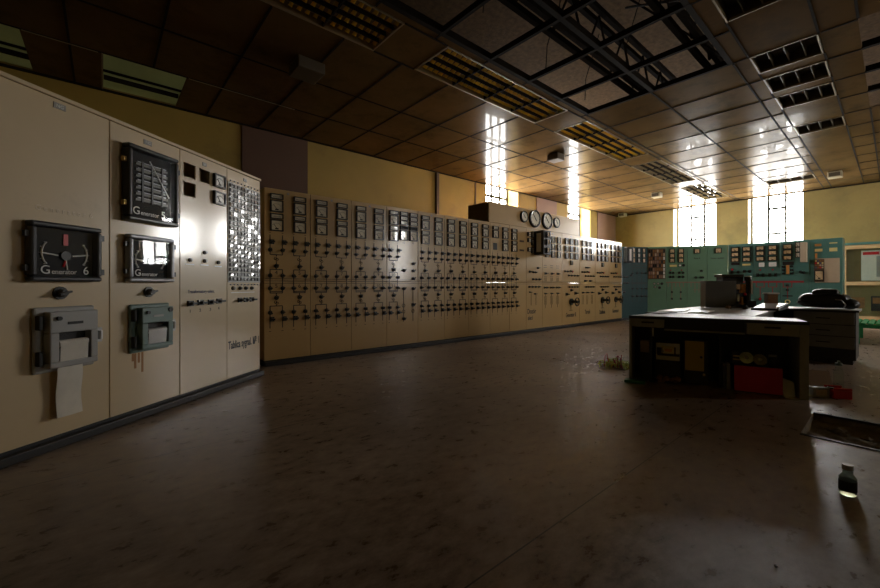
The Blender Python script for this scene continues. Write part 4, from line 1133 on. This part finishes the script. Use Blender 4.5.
part('case',MB().box(-.185,.185,.021,.30,0.0,.262),M['deskdark'],t_,smooth=False); part('red_front',MB().box(-.185,.185,.0,.02,.012,.262),M['red'],t_,bevel=.003,smooth=False)
# discs on the red locker
for i,(x,y,zc,tilt,l) in enumerate(((1.05,.10,.335,.25,'shiny compact disc leaning on the red cabinet, nearer the kneehole'),(1.155,.10,.325,.35,'shiny compact disc leaning on the red cabinet beside the first disc'))):
    X,Y=dpos(x,y); o=tag(link('compact_disc',MB().cyl((0,-.001,0),(0,.001,0),.057,n=28).cyl((0,-.0018,0),(0,.0018,0),.016,n=16,m=1).mesh('compact_disc',[M['cdm'],M['greymetal']]),None,(X,Y,zc),(-tilt,0,dr+.2*i)),l,'disc','discs on the red cabinet')
t_=dthing('black_radio','black device with two brass strips on the red cabinet top','device',.985,.14,.263)
part('case',MB().box(-.05,.05,.0,.12,0,.12),M['black'],t_,bevel=.004,smooth=False); part('brass_strip',MB().box(-.04,.02,-.004,-.001,.07,.082).box(-.04,.02,-.004,-.001,.035,.047),M['brass'],t_,smooth=False)
t_=dthing('glass_jar','dark glass jar with a white lid on the red cabinet top','jar',1.255,.12,.263)
part('jar',MB().lathe([(.04,0),(.045,.02),(.045,.07),(.03,.09),(.03,.1)],n=16),M['black'],t_); part('lid',MB().cyl((0,0,.1),(0,0,.115),.033,n=16),M['dialgrey'],t_)
# books leaning beside red locker
for i,(c,h_,l) in enumerate((('inkblue',.24,'dark blue book standing beside the red cabinet in the kneehole'),('greymetal',.25,'grey book standing beside the blue book in the kneehole'))):
    X,Y=dpos(.872+.034*i,.10); t_=thing('book',l,'book',(X,Y,0),dr)
    part('cover',MB().box(-.014,.014,0,.16,0,h_).box(-.0145,.0145,-.001,.0,0.02,.04),M[c],t_,smooth=False); part('pages',MB().box(-.011,.011,.005,.161,h_,h_+.002),M['paper'],t_,smooth=False)
# junk heap low in the kneehole
j=MB(); rs=random.Random(11)
for i in range(16):
    x,y=rs.uniform(.28,.46),rs.uniform(.04,.09); X,Y=dpos(x,y); s=rs.uniform(.02,.045)
    j.blob((X,Y,s*.6+rs.uniform(0,.04)),(s,s*.8,s*.6),7,5,.35,seed=i)
o=tag(part('scrap_heap',j,M['junk']),'small heap of rusty orange scrap on the floor under the picture card','scrap'); o['kind']='stuff'
# white leaflets beside the desk leg
for i,(x,y,rz,l,w_,h_) in enumerate(((1.37,.05,.1,'white leaflet on the floor against the inner side of the desk leg',.09,.16),(1.365,.22,-.3,'white leaflet standing open just inside the desk leg',.10,.14))):
    X,Y=dpos(x,y); b=MB(); b.add([(-w_/2,0,0),(w_/2,.02,0),(w_/2,.05,h_*.8),(-w_/2,.06,h_),(-w_/2,.004,0),(w_/2,.024,0),(w_/2,.054,h_*.8),(-w_/2,.064,h_)],[(0,1,2,3),(4,7,6,5),(0,4,5,1),(1,5,6,2),(2,6,7,3),(3,7,4,0)])
    if i==0: b.add([(-.05,-.06,.0),(.045,-.10,.0),(.05,-.03,.0),(-.05,-.005,.0),(-.05,-.06,.004),(.045,-.10,.004),(.05,-.03,.004),(-.05,-.005,.004)],[(0,3,2,1),(4,5,6,7),(0,1,5,4),(1,2,6,5),(2,3,7,6),(3,0,4,7)])
    tag(part('leaflet',b,M['white'],None,(X,Y,.001),(0,0,dr+rz),smooth=False),l,'leaflet')
# red box with bottle on it
t_=thing('red_tray','shallow red box on the floor with a clear bottle standing on it','box',(5.25,.35,0),math.radians(-52))
part('tray',MB().box(-.072,.072,-.065,.065,0,.075).box(-.072,.072,-.065,-.055,.0751,.10).box(-.072,.072,.055,.065,.0751,.10),M['redbright'],t_,bevel=.004,smooth=False)
part('scraps',MB().blob((-.06,0,.088),(.025,.03,.012),8,5,.3,seed=3),M['darkwood'],t_)
t_=thing('glass_bottle','clear tall glass bottle with a green stopper standing on the red box','bottle',(5.26,.345,.076))
part('glass',MB().lathe([(.034,0),(.036,.01),(.036,.16),(.026,.19),(.022,.225)],n=20),M['glassgreen'],t_)
part('stopper',MB().cyl((0,0,.226),(0,0,.25),.028,.024,n=14).cyl((0,0,.25),(0,0,.268),.012,n=10),M['greygreen'],t_)
t_=thing('pale_carton','small pale carton on the floor between desk leg and red box','box',(5.16,.475,0),math.radians(-50))
part('carton',MB().box(-.07,.07,-.04,.04,0,.09),M['dialgrey'],t_,bevel=.004,smooth=False); part('label_patch',MB().box(-.045,.045,-.043,-.0405,.02,.07),M['woodtan'],t_,smooth=False)
tag(part('lilac_card',MB().add([(-.13,0,0),(.13,0,0),(.13,.06,.16),(-.13,.06,.17),(-.13,.006,0),(.13,.006,0),(.13,.066,.16),(-.13,.066,.17)],[(0,1,2,3),(4,7,6,5),(0,4,5,1),(1,5,6,2),(2,6,7,3),(3,7,4,0)]),M['pinkpaper'],None,(5.62,.52,.001),(0,0,math.radians(-55)),smooth=False),'pale lilac card propped on the floor behind the small pale carton','card')
# jar on the near floor
t_=thing('broken_jar','small dark glass jar standing alone on the near floor','jar',(2.86,.155,0))
part('glass',MB().lathe([(.03,0),(.034,.012),(.034,.085),(.02,.105),(.02,.125)],n=18),M['glassdark'],t_)
part('label_band',MB().lathe([(.0342,.02),(.0348,.022),(.0348,.07),(.0342,.072)],n=18),M['blackmat'],t_)
part('cap',MB().cyl((0,0,.1255),(0,0,.15),.022,n=14),M['steel'],t_)
# wire tangle
t_=thing('wire_tangle','tangle of red and lime-yellow wires spilled on the floor at the outer desk corner','wires',(5.03,2.33,0))
rs=random.Random(21)
for c,nm,n,spread,hh in (('wirer','red_wire',6,.10,.19),('wirey','yellow_wire',22,.2,.08),('wireg','lime_wire',26,.15,.11),('junk','brown_wire',6,.22,.05)):
    b=MB()
    for i in range(n):
        x,y=rs.uniform(-spread*.6,spread*.6),rs.uniform(-spread,spread); a=rs.uniform(0,6.28); L=rs.uniform(.08,.16); h_=rs.uniform(.4,1)*hh
        b.tube([(x,y,.006),(x+L*.3*math.cos(a),y+L*.3*math.sin(a),h_),(x+L*.7*math.cos(a+.4),y+L*.7*math.sin(a+.4),h_*.85),(x+L*math.cos(a+.6),y+L*math.sin(a+.6),.008)],.005,5)
    part(nm,b,M[c],t_)
X,Y=dpos(.0,-.03)
tag(part('circuit_board',MB().box(-.01,.19,-.10,.0,0,.03),M['greenboard'],None,(X-.02,Y+.02,.001),(0,0,dr),bevel=.003,smooth=False),'flat green board on the floor against the outer leg of the kneehole desk','board')
# rubble in trench
j=MB()
for i in range(40):
    x,y=rs.uniform(TX0+.05,TX1-.06),rs.uniform(-1.0,.38); s=rs.uniform(.02,.06)
    j.blob((x,y,-.10+s*.4),(s,s*.8,s*.55),7,5,.3,seed=100+i)
o=tag(part('trench_rubble',j,M['rubble']),'loose rubble lying in the open floor trench','rubble'); o['kind']='stuff'
j=MB()
for i in range(120):
    x,y=rs.uniform(3.5,9.5),rs.uniform(-1.2,4.6)
    if (TX0-.1<x<TX1+.1 and y<.8) or (4.2<x<8.3 and .2<y<2.3): continue
    s=rs.uniform(.004,.012); j.blob((x,y,s*.5),(s*1.6,s,s*.6),6,4,.3,seed=300+i)
for i in range(160):
    x,y=rs.uniform(.6,7),rs.uniform(-.5,4.2)
    if (TX0-.1<x<TX1+.1 and y<.8) or (4.2<x<8.3 and .2<y<2.3): continue
    s=rs.uniform(.003,.007); j.blob((x,y,s*.5),(s*1.6,s,s*.6),6,4,.3,seed=600+i)
o=tag(part('floor_debris',j,M['rubble']),'fine crumbs of debris scattered over the brown floor','debris'); o['kind']='stuff'

# ------------------------------------------------------------------ OUTSIDE
t_=thing('steel_gantry','grey lattice gantry outdoors beyond the windows','gantry',(24,0,-5))
for x,seed in ((0,1),(4,2)):
    b=MB()
    for k in range(-2,9):
        y=k*1.6-2
        b.box(x-.16,x+.16,y-.16,y+.16,0,6.2)
    part('column',b,M['gantry'],t_,smooth=False)
    b=MB()
    for z in (1.6,3.4,4.8,6.0): b.box(x-.12,x+.12,-5.3,11,z-.14,z+.14)
    for k in range(-2,8):
        y=k*1.6-2
        for z0,z1 in ((1.6,3.4),(3.4,4.8),(4.8,6.0)):
            b.cyl((x,y,z0),(x,y+1.6,z1),.10,n=5).cyl((x,y+1.6,z0),(x,y,z1),.10,n=5)
    part('brace',b,M['gantry'],t_,smooth=False)

# ------------------------------------------------------------------ LIGHT
w=bpy.data.worlds.new('World'); SC.world=w; w.use_nodes=True
bg=w.node_tree.nodes['Background']; bg.inputs['Color'].default_value=(1,.985,.95,1); bg.inputs['Strength'].default_value=9.0
def portal(loc, rot, sx, sy):
    l=bpy.data.lights.new('window_portal','AREA'); l.shape='RECTANGLE'; l.size=sx; l.size_y=sy
    l.cycles.is_portal=True
    o=bpy.data.objects.new('window_portal',l); COL.objects.link(o); o.location=loc; o.rotation_euler=rot
for u0,u1,z0,z1 in TW: portal(((u0+u1)/2,YW+WT+.02,(z0+z1)/2),(-PI/2,0,0),u1-u0,z1-z0)
for u0,u1,z0,z1 in RW: portal(((u0+u1)/2,-5.32,(z0+z1)/2),(PI/2,0,0),u1-u0,z1-z0)
for u0,u1,z0,z1 in BW: portal((XW+WT+.02,(u0+u1)/2,(z0+z1)/2),(0,PI/2,0),z1-z0,u1-u0)

# ------------------------------------------------------------------ CAMERA
cam=bpy.data.cameras.new('camera'); co=bpy.data.objects.new('camera',cam); COL.objects.link(co)
cam.sensor_width=36; cam.lens=16; cam.shift_y=-9/880; cam.clip_start=.02
co.location=(0,0,1.06); co.rotation_euler=(PI/2,0,math.atan2(-.652,.758))
SC.camera=co
vs=SC.view_settings; vs.view_transform='Standard'; vs.look='None'; vs.gamma=1; vs.exposure=2.35; vs.use_curve_mapping=False
SC.cycles.max_bounces=10; SC.cycles.diffuse_bounces=6; SC.cycles.glossy_bounces=5; SC.cycles.transparent_max_bounces=12
SC.cycles.sample_clamp_indirect=8
SC.cycles.caustics_reflective=False
SC.cycles.use_denoising=True
